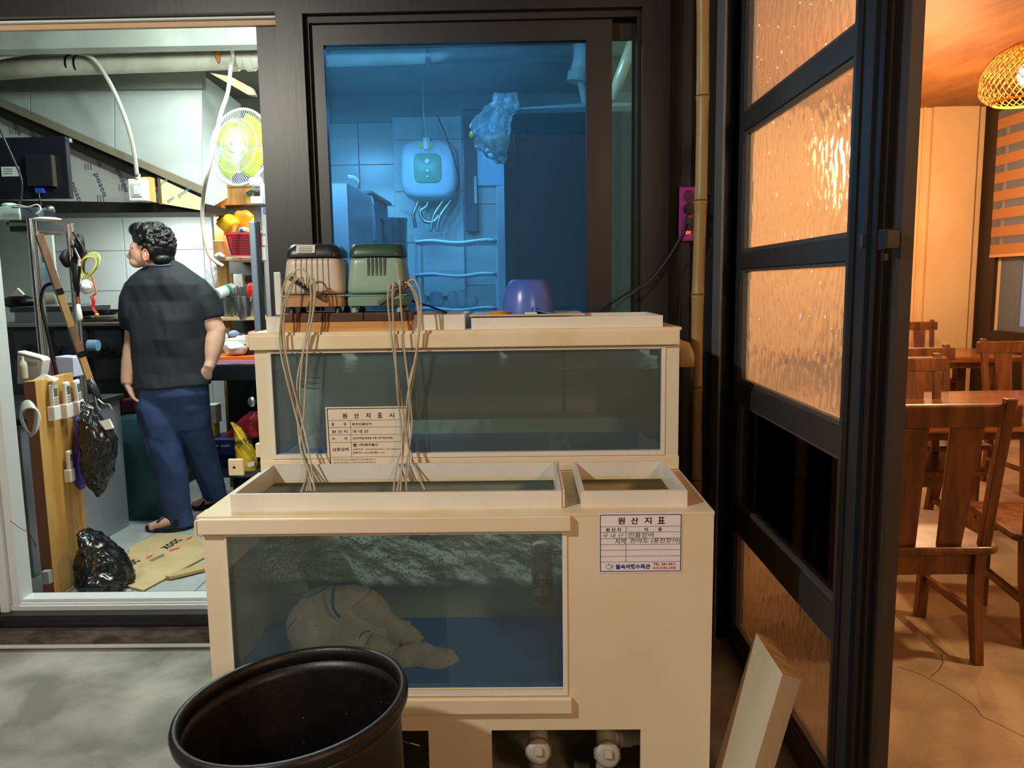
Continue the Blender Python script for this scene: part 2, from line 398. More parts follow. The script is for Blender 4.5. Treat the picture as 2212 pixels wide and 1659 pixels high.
# dark sliding leaf parked behind the fixed frame, then the big fixed window
FILM = glassy('blue_film_glass', (.27, .52, .76, 1), 1, .0, haze=.08, hazecol=(.25, .55, .8, 1), bump=.0)
FILM2 = glassy('pale_film_glass', (.34, .60, .80, 1), 1, .0, haze=.12, hazecol=(.3, .6, .8, 1))
FILM3 = glassy('grey_film_glass', (.55, .72, .72, 1), 1, .0, haze=.1, hazecol=(.5, .7, .7, 1))
CLEAR = glassy('clear_glass', (.9, .95, .94, 1), 1)
w1 = thing('window_1', None, None, (0, 3.1, 0)); w1['kind'] = 'structure'
MB().plate(-1.0, -.80, .14, 2.44, [(-.905, -.79, .25, 2.345)], 3.085, 3.125).build('sliding_leaf', DARK, w1, bevel=.004)
MB().plate(-.912, -.80, .24, 2.352, [(-.90, -.79, .25, 2.343)], 3.08, 3.09).build('glazing_bead', DARKER, w1, bevel=.002)
MB().box(-.9, -.79, 3.10, 3.106, .25, 2.35).build('pane', FILM2, w1)
MB().plate(-.892, .553, -.0, 2.63, [(-.80, .45, .12, 2.45)], 3.0, 3.12).build('outer_frame', DARK, w1, bevel=.004)
MB().plate(-.80, .45, .12, 2.45, [(-.785, .436, .14, 2.425)], 3.03, 3.10).build('inner_frame', DARKER, w1, bevel=.003)
MB().plate(-.785, .345, .14, 2.425, [(-.738, .248, .2, 2.352)], 3.05, 3.09).build('sash', mat('dark_sash', '#1c1d24', .4), w1, bevel=.004)
MB().box(-.738, .248, 3.066, 3.072, .2, 2.352).build('pane', FILM, w1)
MB().box(.345, .436, 3.10, 3.106, .14, 2.385).build('pane', FILM3, w1)
MB().plate(.32, .45, .13, 2.44, [(.335, .425, .2, 2.36)], 3.09, 3.10).build('glazing_bead', DARKER, w1, bevel=.002)
MB().box(-2.2, -.905, 3.10, 3.12, U(300, 43, 3.1).z, 2.56).build('track_recess', DARKER, d1)
# ---- glazed partition door on the right
d2 = thing('door_2', None, None, (XP, 2.5, 0)); d2['kind'] = 'structure'
DOORM = mat('door_aluminium', '#33363b', .42, col2='#3a3c41', scale=2, bump=.03, bscale=50)
def zfar(y): return UX(1605, y, XP).z
yN, yF = UX(1836, 600, XP).y, UX(1606, 600, XP).y
bars = [(zfar(289), zfar(250)), (zfar(580), zfar(546)), (zfar(870), zfar(826)), (zfar(1157), zfar(1101)), (.0, zfar(1378))]
panes = [(bars[0][1], 2.62), (bars[1][1], bars[0][0]), (bars[2][1], bars[1][0]), (bars[3][1], bars[2][0]), (bars[4][1], bars[3][0])]
sw = lambda v: Vector((v.y+XP, v.x, v.z))
MB().plate(yN-.04, yF+.07, .0, 2.75, [(yN, yF, a, b) for a, b in panes], -.012, .03, flip=sw).build('door_frame', DOORM, d2, bevel=.004)
TG = textured_glass('pattern_glass', (.52, .54, .54, 1), 38, 1.0)
TG2 = textured_glass('pattern_glass_shaded', (.05, .054, .05, 1), 38, 1.0)  # darker copy: the unlit space behind the low pane put into the colour
DG = glassy('smoked_glass', (.16, .17, .19, 1), 1, .02)
for i, (a, b) in enumerate(panes):
    bd = MB().plate(yN, yF, a, b, [(yN+.012, yF-.014, a+.014, b-.012)], -.004, .022, flip=sw).build('glazing_bead', mat('bead_grey', '#55504f', .5), d2, bevel=.003)
    pz = (MB().box(XP+.010, XP+.015, yN+.002, yF-.002, a+.002, b-.002) if i == 3 else MB().grid(lambda u, v: Vector((XP+.012, yN+.002+u*(yF-yN-.004), a+.002+v*(b-a-.004))), 1, 1)).build('pane', DG if i == 3 else (TG2 if i == 4 else TG), d2)
    if i != 3 and pz.data.polygons[0].normal.x > 0: pz.data.flip_normals()
# jamb beside it: stepped dark profiles up to the dining room opening
MB().plate(yF+.07, 3.12, 0, 2.9, [], 0, .05, flip=sw).build('hinge_stile', DARK, d2, bevel=.004)
j = thing('door_3', None, None, (XP, 1.75, 0)); j['kind'] = 'structure'
def yq(x): return UX(x, 700, XP-.01).y
seq = [(1836, 1828, -.03, '#131315'), (1842, 1836, -.018, '#1c1d20'), (1862, 1843, -.024, '#23272e'), (1876, 1862, -.004, '#1d1410'), (1884, 1876, -.016, '#16100d'), (1900, 1884, -.004, '#1b120e'), (1920, 1900, .01, '#0b0807')]  # bluish profile has its lit edge put into the colour
for xa, xb, dx, c in seq:
    ya, yb = UX(xa, 700, XP+dx).y, UX(xb, 700, XP+dx).y
    MB().box(XP+dx, XP+.05, ya, yb+.004, 0, 2.97).build('jamb_profile', mat('jamb_'+c[1:], c, .45), j, bevel=.002)
ye = UX(1922, 700, XP-.02).y
MB().box(XP-.005, U(1966, 700, ye).x, ye, ye+.03, 0, 2.97).build('jamb_profile', mat('jamb_warm_lit', '#33271d', .5), j, bevel=.002)  # warm light from the dining room put into this brown
lk = tag(MB().box(XP-.05, XP-.02, UX(1925, 520, XP-.04).y, UX(1905, 520, XP-.04).y, UX(1905, 540, XP-.04).z, UX(1905, 497, XP-.04).z).box(XP-.035, XP-.022, UX(1915, 520, XP-.03).y, UX(1908, 520, XP-.03).y, UX(1905, 565, XP-.04).z, UX(1905, 545, XP-.04).z).build('latch', mat('dull_metal', '#3c332c', .35, .6), j, bevel=.003), 'dull metal latch block')
MB().box(XP-.034, XP-.02, UX(1855, 520, XP-.04).y, UX(1850, 520, XP-.04).y, UX(1853, 535, XP-.04).z, UX(1853, 506, XP-.04).z).build('strike_plate', STEELD, j, bevel=.002)
c_ = UX(1890, 577, XP-.005)
MB().ell(c_, (.004, .004, .004), 10, 6).build('screw_cap', WHITE, j, smooth=True)
# ---- dining room shell
OW = mat('dining_plaster', '#e6c79c', .75, col2='#dcba8c', scale=2)
struct(MB().box(XP, 5.6, 8.6, 8.7, 0, ZT).build('wall_back', OW))
tr = struct(MB().box(U(2004, 600, 8.5).x, U(2100, 600, 8.5).x, 8.54, 8.6, 0, ZT).build('trim_2', OW, bevel=.006))
struct(MB().box(U(1985, 600, 8.5).x, U(1990, 600, 8.5).x, 8.56, 8.6, 0, ZT).build('trim_3', OW, bevel=.004))
XR = U(2118, 600, 8.5).x
struct(MB().box(XP+.02, 5.7, 3.3, 8.7, ZT, ZT+.1).build('ceiling', mat('board_ceiling', '#7e4a24', .6, col2='#9c6836', scale=5, stretch=(1, .35, 1), bump=.2, bscale=30, contrast=(.3, .7), detail=9)))
struct(MB().box(XP+.02, 5.7, -1.6, 3.3, ZT, ZT+.1).build('ceiling', MATS['board_ceiling']))
struct(MB().box(XP-.0, XP+.05, 3.2, 8.6, 0, ZT).build('wall_left', OW))
# right wall with its window
w2 = thing('window_2', None, None, (XR, 6.8, 1.2)); w2['kind'] = 'structure'
sr = lambda v: Vector((XR+v.y, v.x, v.z))
rw = struct(MB().plate(-1.6, 8.6, 0, ZT, [(5.6, 8.2, .9, 3.0)], .02, .15, flip=sr).build('wall_right', OW))
BRN = mat('dark_window_frame', '#241a18', .45)
MB().plate(5.5, 8.55, .0, ZT-.01, [(5.6, UX(2150, 600, XR).y, .9, 3.0)], -.02, .06, flip=sr).build('window_frame', BRN, w2, bevel=.004)
MB().plate(5.6, 8.2, .9, 3.0, [(5.66, 7.86, .96, 2.94)], .03, .06, flip=sr).build('sash', mat('blue_grey_sash', '#5b6c86', .4), w2, bevel=.004)
MB().box(XR+.045, XR+.05, 5.66, 7.86, .96, 2.94).build('pane', mat('night_pane', '#6f7f9f', .35, emit=.55), w2)  # glow added for the light outside the window
bl = thing('zebra_blind', 'tan and sheer striped zebra blind on the dining window', 'blind', (XR-.05, 7.0, 3.1))
TANB = mat('blind_tan', '#a9764c', .8); SHEER = mat('blind_sheer', '#8d93a8', .7, alpha=.3)
zt, zb = 3.12, UX(2180, 548, XR-.05).z
yb_ = UX(2148, 400, XR-.05).y; n = 8; hgt = (zt-zb)/n
for i in range(n):
    MB().box(XR-.052, XR-.049, 5.9, yb_, zb+i*hgt, zb+(i+.55)*hgt).build('blind_band', TANB, bl)
    MB().box(XR-.0505, XR-.0495, 5.9, yb_, zb+(i+.55)*hgt, zb+(i+1)*hgt).build('sheer_band', SHEER, bl)
MB().box(XR-.06, XR-.04, 5.9, yb_, zb-.03, zb).build('bottom_bar', mat('blind_bar', '#c79a72', .5), bl, bevel=.004)

CW = mat('court_wall', '#8d8578', .8, col2='#7a7266', scale=2)
struct(MB().box(-3.7, 5.6, -2.4, -2.3, 0, 3.0).build('wall_rear', CW))
struct(MB().box(-3.7, -3.6, -2.4, 3.1, 0, 3.0).build('wall_left', CW))
# ============================================================ TANKS
def TH(name, label, cat, loc, group=None): return thing(name, label, cat, loc, group)
TX0, TX1, YF_, YB_ = -.865, .497, 2.0, 2.49
TANKBLUE = mat('tank_blue', '#1b9cff', .45, col2='#1a90f0', scale=5)
TANKGREY = mat('tank_lining', '#c6d6d2', .6, col2='#b4c4bf', scale=3)
AQUA = glassy('tank_glass', (.93, .97, .96, 1), 1, 0, ior=1.42, haze=.085, hazecol=(.50, .66, .72, 1))  # haze put into the glass for the light veil of murky water
AQUA_U = glassy('upper_tank_glass', (.93, .97, .96, 1), 1, 0, ior=1.42, haze=.21, hazecol=(.50, .64, .66, 1))  # stronger haze put into the glass to lift the dark upper tank
lt = TH('fish_tank', 'lower cream live fish tank with bubbling water and open rim boxes on top', 'fish tank', (-.18, 2.25, 0))
zw0, zw1 = .353, .797; xw0, xw1 = -.805, .096
MB().plate(TX0, TX1, 0, .838, [(xw0, xw1, zw0, zw1), (-.60, -.276, -1, .234), (-.102, .308, -1, .234)], YF_, YF_+.012).build('front_panel', CREAM, lt, bevel=.0025)
MB().plate(xw0-.002, xw1+.012, zw0-.016, zw1+.004, [(xw0+.004, xw1+.0, zw0+.0, zw1-.004)], YF_-.004, YF_+.002).build('window_bead', WHITEP, lt, bevel=.003)
for xs_ in (TX0, TX1-.012): MB().box(xs_, xs_+.012, YF_+.012, YB_, 0, .838).build('side_panel', CREAM, lt, bevel=.002)
MB().box(TX0, TX1, YB_-.012, YB_, 0, .838).build('back_panel', CREAM2, lt)
# top sheet with two openings
fl = lambda v: Vector((v.x, v.z, v.y)); yfr = UZ(800, 1100, .85).y
rA = (UZ(495, 1103, .848).x+.008, .098, 2.06, 2.40); rB = (.150, .436, 2.06, 2.40)
zrm = U(800, 1065, yfr).z; ybk = UZ(900, 1000, zrm).y
rA = (rA[0], rA[1], yfr, ybk); rB = (rB[0], rB[1], yfr, ybk)
MB().plate(TX0-.012, TX1+.001, YF_-.001, YB_, [(rA[0]+.01, rA[1]-.01, yfr+.01, rA[3]-.01), (rB[0]+.01, rB[1]-.01, yfr+.01, rB[3]-.01)], .838, .848, flip=fl).build('top_panel', CREAM2, lt, bevel=.002)
MB().box(-.87, .118, YF_-.02, YF_-.004, .803, .845).build('front_lip', CREAM, lt, bevel=.003)
MB().box(-.80, .119, YF_-.018, YF_-.001, .290, .333).build('front_lip', CREAM, lt, bevel=.003)
yfr = UZ(800, 1100, .85).y
for (a, b, c, d) in (rA, rB):
    c = yfr
    q = MB().plate(a, b, c, d, [(a+.01, b-.01, c+.01, d-.01)], .848, zrm if a < 0 else zrm-.002, flip=fl).build('rim_box', WHITEP, lt, bevel=.0015)
MB().box(rA[1]+.002, rA[1]+.008, yfr, ybk, .85, zrm+.003).build('rim_strip', CREAM2, lt, bevel=.001)
# floor of the basin, inner lining, glass, water
MB().box(TX0+.012, xw1+.03, YF_+.014, YB_-.014, zw0-.02, zw0).build('basin_floor', TANKBLUE, lt)
MB().box(TX0+.012, xw1+.03, YB_-.022, YB_-.014, zw0, .838).build('basin_back', TANKGREY, lt)
for xs_, xt_ in ((xw1+.02, xw1+.03), (TX0+.012, TX0+.02)): MB().box(xs_, xt_, YF_+.014, YB_-.022, zw0, .838).build('basin_side', TANKGREY, lt)
MB().box(xw0-.02, xw1+.015, YF_+.013, YF_+.018, zw0-.01, zw1+.02).build('glass_pane', AQUA, lt)
def watersurf(name, x0, x1, y0, y1, z, amp, freq, nu, nv, m, parent, zb):
    mb = MB()
    def f(u, v):
        x, y = x0+u*(x1-x0), y0+v*(y1-y0)
        d = noise.noise(Vector((x*freq, y*freq, 3)))+.5*noise.noise(Vector((x*freq*2.3, y*freq*2.3, 7)))
        return Vector((x, y, z+amp*d))
    top = [[f(i/nu, j/nv) for i in range(nu+1)] for j in range(nv+1)]
    vs = [p for r in top for p in r]; W = nu+1
    fs = [(j*W+i, j*W+i+1, (j+1)*W+i+1, (j+1)*W+i) for j in range(nv) for i in range(nu)]
    per = [i for i in range(W)]+[j*W+nu for j in range(1, nv+1)]+[nv*W+i for i in range(nu-1, -1, -1)]+[j*W for j in range(nv-1, 0, -1)]
    b = len(vs); vs += [Vector((vs[i].x, vs[i].y, zb)) for i in per]; n = len(per)
    fs += [(per[k], per[(k+1) % n], b+(k+1) % n, b+k) for k in range(n)]+[tuple(b+k for k in range(n))]
    o = MB().add(vs, fs).build(name, m, parent, smooth=True); return o
WAT = glassy('tank_water', (.93, .97, .97, 1), 1, .03, bump=.35, bscale=45, volume=(.40, .70, .86, 1), vdens=.2, ior=1.33)
WAT2 = glassy('upper_water', (.93, .97, .97, 1), 1, .03, bump=.25, bscale=30, volume=(.40, .70, .84, 1), vdens=.2, ior=1.33)
watersurf('water', TX0+.016, xw1+.025, YF_+.0185, YB_-.018, .660, .010, 13, 90, 44, WAT, lt, zw0-.01)
# bubbles crowding the surface and rising over the left part of the tank
bub = MB(); rr = random.Random(3)
def tiny(mb, c, r):
    mb.add([c+Vector(v)*r for v in ((1, 0, 0), (-1, 0, 0), (0, 1, 0), (0, -1, 0), (0, 0, 1), (0, 0, -1))], [(0, 2, 4), (2, 1, 4), (1, 3, 4), (3, 0, 4), (2, 0, 5), (1, 2, 5), (3, 1, 5), (0, 3, 5)])
for k in range(2600):
    x = rr.uniform(-.80, .09); y = rr.uniform(2.03, 2.45)
    foam = noise.noise(Vector((x*5, y*6, 0)))
    if foam < -.05 and rr.random() < .85: continue
    tiny(bub, Vector((x, y, .664+rr.uniform(-.006, .006))), rr.uniform(.001, .0035))
for k in range(900):
    cx = rr.choice([-.52, -.32, -.30, -.22]); t = rr.random()
    tiny(bub, Vector((cx+rr.gauss(0, .03+.05*t), rr.uniform(2.06, 2.38), .40+.25*t)), rr.uniform(.0006, .0018))
for k in range(260):  # droplets thrown on the inside of the glass, upper left
    x = rr.uniform(-.80, -.60); z = .67+(rr.random()**1.2)*.12
    if z-.67 > (x+.82)*.55+.02: continue
    tiny(bub, Vector((x, 2.021, z)), rr.uniform(.0015, .004))
b = bub.build('bubbles', glassy('bubble_film', (.8, .85, .85, 1), 1, .05, haze=.35, hazecol=(.75, .78, .78, 1)), lt, smooth=2); b['kind'] = 'stuff'
# side bracket and tab on the left
MB().box(TX0-.028, TX0-.012, 2.03, 2.10, .80, .84).build('side_bracket', CREAM2, lt, bevel=.002)
MB().box(TX0-.022, TX0-.014, 2.0, 2.05, .795, .835).build('side_bracket', CREAM2, lt, bevel=.002)
tb = U(508, 1045, 2.44)
MB().box(tb.x-.02, tb.x+.03, 2.44, 2.452, .85, .905).build('tab', CREAM2, lt, bevel=.004)
MB().lathe([(0, -.001), (.004, -.001), (.004, .001)], 12, Matrix.Translation((tb.x, 2.4385, .878)) @ Matrix.Rotation(R(90), 4, 'X')).build('tab_hole', BLACKP, lt)

# ---- upper tank
ut = TH('fish_tank', 'upper cream fish tank with calm greenish water behind the air tubes', 'fish tank', (-.18, 2.72, 0))
UY0, UY1 = 2.47, 2.985; UX0, UX1 = -.862, .494; uz0, uz1 = .912, 1.242; ux0, ux1 = -.812, .438
MB().box(UX0+.03, UX1-.02, UY0+.03, UY1-.02, 0, .862).build('stand', CREAM2, ut, bevel=.003)
MB().plate(UX0, UX1, .862, 1.30, [(ux0, ux1, uz0, uz1)], UY0, UY0+.012).build('front_panel', mat('ivory_pvc', '#dcd6c8', .42, col2='#e3d9c0', scale=2.5), ut, bevel=.0025)
MB().plate(ux0-.008, ux1+.012, uz0-.014, uz1+.006, [(ux0+.003, ux1, uz0, uz1)], UY0-.004, UY0+.002).build('window_bead', WHITEP, ut, bevel=.003)
for xs_ in (UX0, UX1-.012): MB().box(xs_, xs_+.012, UY0+.012, UY1, .862, 1.30).build('side_panel', CREAM, ut, bevel=.002)
MB().box(UX0, UX1, UY1-.012, UY1, .862, 1.30).build('back_panel', CREAM2, ut)
MB().box(UX0-.0, UX1+.003, UY0-.003, UY0+.0, .850, .893).build('base_strip', CREAM, ut, bevel=.002)
uA = (U(575, 700, 2.5).x, U(1004, 700, 2.5).x, 2.50, 2.80); uB = (U(1018, 700, 2.49).x, U(1432, 700, 2.49).x, 2.492, 2.80)
MB().plate(UX0-.012, UX1+.004, UY0-.012, UY1, [(uA[0]+.02, uA[1]-.02, 2.52, 2.78), (uB[0]+.02, uB[1]-.02, 2.52, 2.78)], 1.300, 1.309, flip=fl).build('top_panel', CREAM2, ut, bevel=.002)
MB().box(UX0-.01, UX1-.002, UY0-.02, UY0-.004, 1.254, 1.300).build('front_lip', CREAM2, ut, bevel=.003)
for q in (uA, uB):
    h = U((1225 if q is uB else 800), 684 if q is uB else 682, q[2]).z
    MB().plate(q[0], q[1], q[2], q[3], [(q[0]+.008, q[1]-.008, q[2]+.008, q[3]-.008)], 1.309, h, flip=fl).build('rim_box', WHITEP, ut, bevel=.0015)
MB().box(UX0+.012, UX1-.012, UY0+.014, UY1-.014, uz0-.02, uz0).build('basin_floor', TANKBLUE, ut)
MB().box(UX0+.012, UX1-.012, UY1-.022, UY1-.014, uz0, 1.30).build('basin_back', mat('upper_lining', '#c3cfcb', .6, col2='#b3bdb6', scale=3), ut)
for xs_ in (UX0+.012, UX1-.02): MB().box(xs_, xs_+.008, UY0+.014, UY1-.022, uz0, 1.30).build('basin_side', TANKGREY, ut)
MB().box(ux0-.015, ux1+.015, UY0+.013, UY0+.018, uz0-.01, uz1+.02).build('glass_pane', AQUA_U, ut)
# added pale solids standing in for a light pool and reflections in the tank
MB().box(UX0+.02, UX1-.02, UY1-.20, UY1-.022, uz0, .965).build('light_pool_band', mat('light_pool_pale', '#c2dcd4', .5), ut, bevel=.003)
MB().box(U(1222, 800, 2.9).x, U(1290, 800, 2.9).x, 2.93, 2.945, uz0, 1.22).build('reflection_strip', mat('reflection_pale', '#c9c0b0', .5), ut, bevel=.002)
MB().box(U(900, 800, 2.9).x, U(1100, 800, 2.9).x, 2.945, 2.955, uz0, 1.14).build('reflection_strip', mat('reflection_dim', '#b3b0a2', .5), ut, bevel=.002)
watersurf('water', UX0+.016, UX1-.016, UY0+.0185, UY1-.018, 1.176, .0035, 9, 60, 24, WAT2, ut, uz0-.01)
p = U(677, 990, 2.58)
pp_ = MB().lathe([(.036, uz0), (.036, 1.17), (.033, 1.17), (.033, uz0+.005)], 28, Matrix.Translation((p.x, 2.60, 0)))
o = pp_.build('standpipe', mat('pvc_grey', '#c8cfd2', .4), ut, smooth=True)
sl_ = MB()
for i in range(3):
    z = 1.115+i*.018
    sl_.loft([[Vector((p.x+.0368*math.cos(a), 2.60+.0368*math.sin(a), z+dz+.006*(-math.cos(a)))) for dz in (0, .004)] for a in [R(190+10*k) for k in range(16)]], closed=False, cap=False)
sl_.build('pipe_slots', BLACKP, ut)
MB().box(U(1405, 760, 2.5).x, U(1424, 760, 2.5).x, 2.5, 2.52, U(1415, 768, 2.5).z, U(1415, 756, 2.5).z).build('clip', BLACKP, ut, bevel=.002)
# left side bracket
MB().box(UX0-.024, UX0-.012, 2.46, 2.52, 1.262, 1.302).build('side_bracket', CREAM2, ut, bevel=.003)
MB().box(UX0-.02, UX0-.004, 2.485, 2.51, .90, .945).build('side_bracket', CREAM2, ut, bevel=.002)

# ---- things in the lower tank
sp = TH('pipe_strainer', 'grey pvc strainer pipe poking out under the water at the right', 'pipe', U(1173, 1300, 2.15))
c0 = U(1173, 1300, 2.13); c1 = c0+Vector((.0, .15, .09))
ax = (c1-c0).normalized(); Q = ax.to_track_quat('Z', 'Y').to_matrix().to_4x4()
MB().lathe([(.026, .01), (.029, 0), (.031, 0), (.031, .20), (.026, .20), (.026, .01)], 28, Matrix.Translation(c0) @ Q).build('pipe', mat('pvc_strainer', '#b3ada0', .45), sp, smooth=True)
MB().lathe([(0, .014), (.0275, .014), (.0275, .018)], 24, Matrix.Translation(c0) @ Q).build('end_disc', mat('pipe_inner', '#8b877c', .6), sp)
so = MB()
for k in range(5):
    for s in (-1, 1):
        q = MB().box(-.010, .010, -.0318, -.0308, 0, .0035, Matrix.Translation((0, 0, .03+k*.012))).xf(Matrix.Rotation(R(180+35*s), 4, 'Z'))
        so.add([Matrix.Translation(c0) @ Q @ v for v in q.v], q.f)
so.build('strainer_slots', BLACKP, sp)
NET = mat('net_cloth', '#eceee6', .85, col2='#dadccf', scale=20, bump=.5, bscale=160)
nb = TH('net_bag', 'white mesh net bag with blue edging sunk in the lower tank', 'bag', U(730, 1400, 2.25))
nb_m = MB()
def bagrow(pts, Y, amp): return [U(x, y, Y+dy) for x, y, dy in pts]
ringsA = []
for (xl, xr, y, Y, d) in ((690, 770, 1262, 2.24, .02), (640, 810, 1290, 2.22, .05), (600, 840, 1330, 2.21, .07), (625, 850, 1370, 2.20, .08), (640, 865, 1410, 2.19, .08), (600, 880, 1445, 2.18, .07), (590, 880, 1480, 2.17, .06)):
    a, b = U(xl, y, Y), U(xr, y, Y); c = (a+b)/2; hw = (b.x-a.x)/2
    ringsA.append([c+Vector((hw*math.cos(t)*(1+.12*math.sin(3*t+y*.02)), d*math.sin(t), .006*math.sin(5*t+y))) for t in [2*math.pi*k/36 for k in range(36)]])
m1 = MB().loft(ringsA).bumpy(.03, 11, 2).bumpy(.012, 30, 6)
o = m1.build('net', NET, nb, smooth=2, subsurf=1)
m2 = MB().tube(spline([U(780, 1300, 2.21), U(830, 1345, 2.2), U(870, 1375, 2.19), U(905, 1395, 2.18)]), [.05]*8+[.04]*8+[.025]*9, 12).bumpy(.02, 14, 5)
m2.build('net_corner', NET, nb, smooth=2)
m3 = MB().ell(U(800, 1400, 2.12), (.05, .03, .035), 16, 10).bumpy(.015, 20, 4).ell(U(920, 1435, 2.16), (.09, .04, .05), 24, 16).bumpy(.03, 16, 9)
m3.build('net_fold', NET, nb, smooth=2)
RIB = mat('blue_ribbon', '#3f7fd0', .6)
for pts in ([(608, 1290, 2.11), (650, 1292, 2.11), (680, 1283, 2.12), (705, 1268, 2.14)], [(722, 1270, 2.13), (718, 1295, 2.12), (722, 1318, 2.11), (735, 1334, 2.11)], [(600, 1392, 2.11), (612, 1370, 2.11), (630, 1348, 2.11), (640, 1335, 2.11)], [(776, 1378, 2.07), (786, 1366, 2.07), (800, 1363, 2.07)]):
    MB().tube(spline([U(*p) for p in pts], 6), .0042, 6, flat=.4).build('edging_ribbon', RIB, nb, smooth=True)
# ---- origin signs
def lines(mb, o, ex, ez, segs, t=.0006):
    nn = Vector(ex).cross(Vector(ez))
    for x0, z0, x1, z1, th in segs:
        a, b = o+ex*x0+ez*z0+nn*.0003, o+ex*x1+ez*z1+nn*.0003
        d = (b-a).normalized(); p = nn.cross(d)*th/2
        mb.add([a-p, b-p, b+p, a+p], [(0, 1, 2, 3)])
EX, EZ = Vector((1, 0, 0)), Vector((0, 0, 1))
BOLD = .012
def sign_a():
    Y = UY0+.008
    a, b = U(705, 879, Y), U(886, 875, Y); W = b.x-a.x; top = (a.z+b.z)/2; H = top-U(796, 1001, Y).z+.03
    s = TH('origin_sign', 'printed origin sign taped inside the upper tank window', 'sign', (a.x+W/2, UY0-.006, top-H))
    o0 = Vector((a.x, UY0-.0065, top))
    MB().box(a.x, b.x, UY0-.0062, UY0-.0052, top-H, top).build('sheet', mat('cream_card', '#e9dccb', .5), s)
    P = lambda u, v: o0+EX*(u*W)-EZ*(v*W)
    L_ = MB(); k = W
    seg = [(.02, -.02, 1, -.02, .0025), (.02, -.02, .035, -.72, .0025)]+[(.03, -y, .97, -y, .0010) for y in (.16, .245, .335, .425, .605)]+[(.29, -.16, .29, -.605, .0010)]
    lines(L_, o0, EX, EZ, [(x0*k, z0*k, x1*k, z1*k, t) for x0, z0, x1, z1, t in seg]); L_.build('ruled_lines', INK, s)
    T = lambda t, u, v, h, w=None, al='l', b=BOLD, m=INK: text('lettering', t, m, s, P(u, v), EX, EZ, w*W if w else None, h*W, al, b)
    for i, ch in enumerate('원산지표시'): T(ch, .20+.139*i, .137, .062, .055, b=.02)
    T('품', .065, .225, .036); T('명', .21, .225, .036); T('풍천민물장어', .31, .222, .030, .23)
    T('원 산 지', .065, .315, .038, .185); T('국 내 산', .31, .315, .040, .19)
    T('지', .065, .40, .036); T('역', .212, .40, .036); T('호남지역일대(영광·고창·나주·영암 등등)', .31, .395, .032, .48)
    T('납품업체', .065, .53, .040, .19)
    T('(주)풍천물산', .385, .477, .034, .225, b=.02)
    T('대표번호 : 010-9205-0592 / 070-4454-3989', .31, .523, .022, .60, b=.0)
    T('홈페이지 : www.풍천물산. com', .31, .565, .024, .375, b=.005)
    T('★정직한 원산지 표시 품질을 확인이 신뢰사회를 만듭니다', .065, .645, .018, .51, b=0)
    T('★물이진 원산지표시는 산지업이 안전하고 선택하게 합니다', .065, .680, .018, .51, b=0)
    c = P(.335, .463); rg = MB()
    ring = lambda r: [c+Vector((r*math.cos(t), -.0005, r*math.sin(t))) for t in [2*math.pi*k/28 for k in range(28)]]
    ro, ri = ring(.0062), ring(.0051); rg.add(ro+ri, [(i, (i+1) % 28, 28+(i+1) % 28, 28+i) for i in range(28)])
    rg.build('round_logo', INK, s); text('logo_letter', '風', INK, s, P(.317, .477), EX, EZ, .036*W, .03*W, 'l', .01)
sign_a()
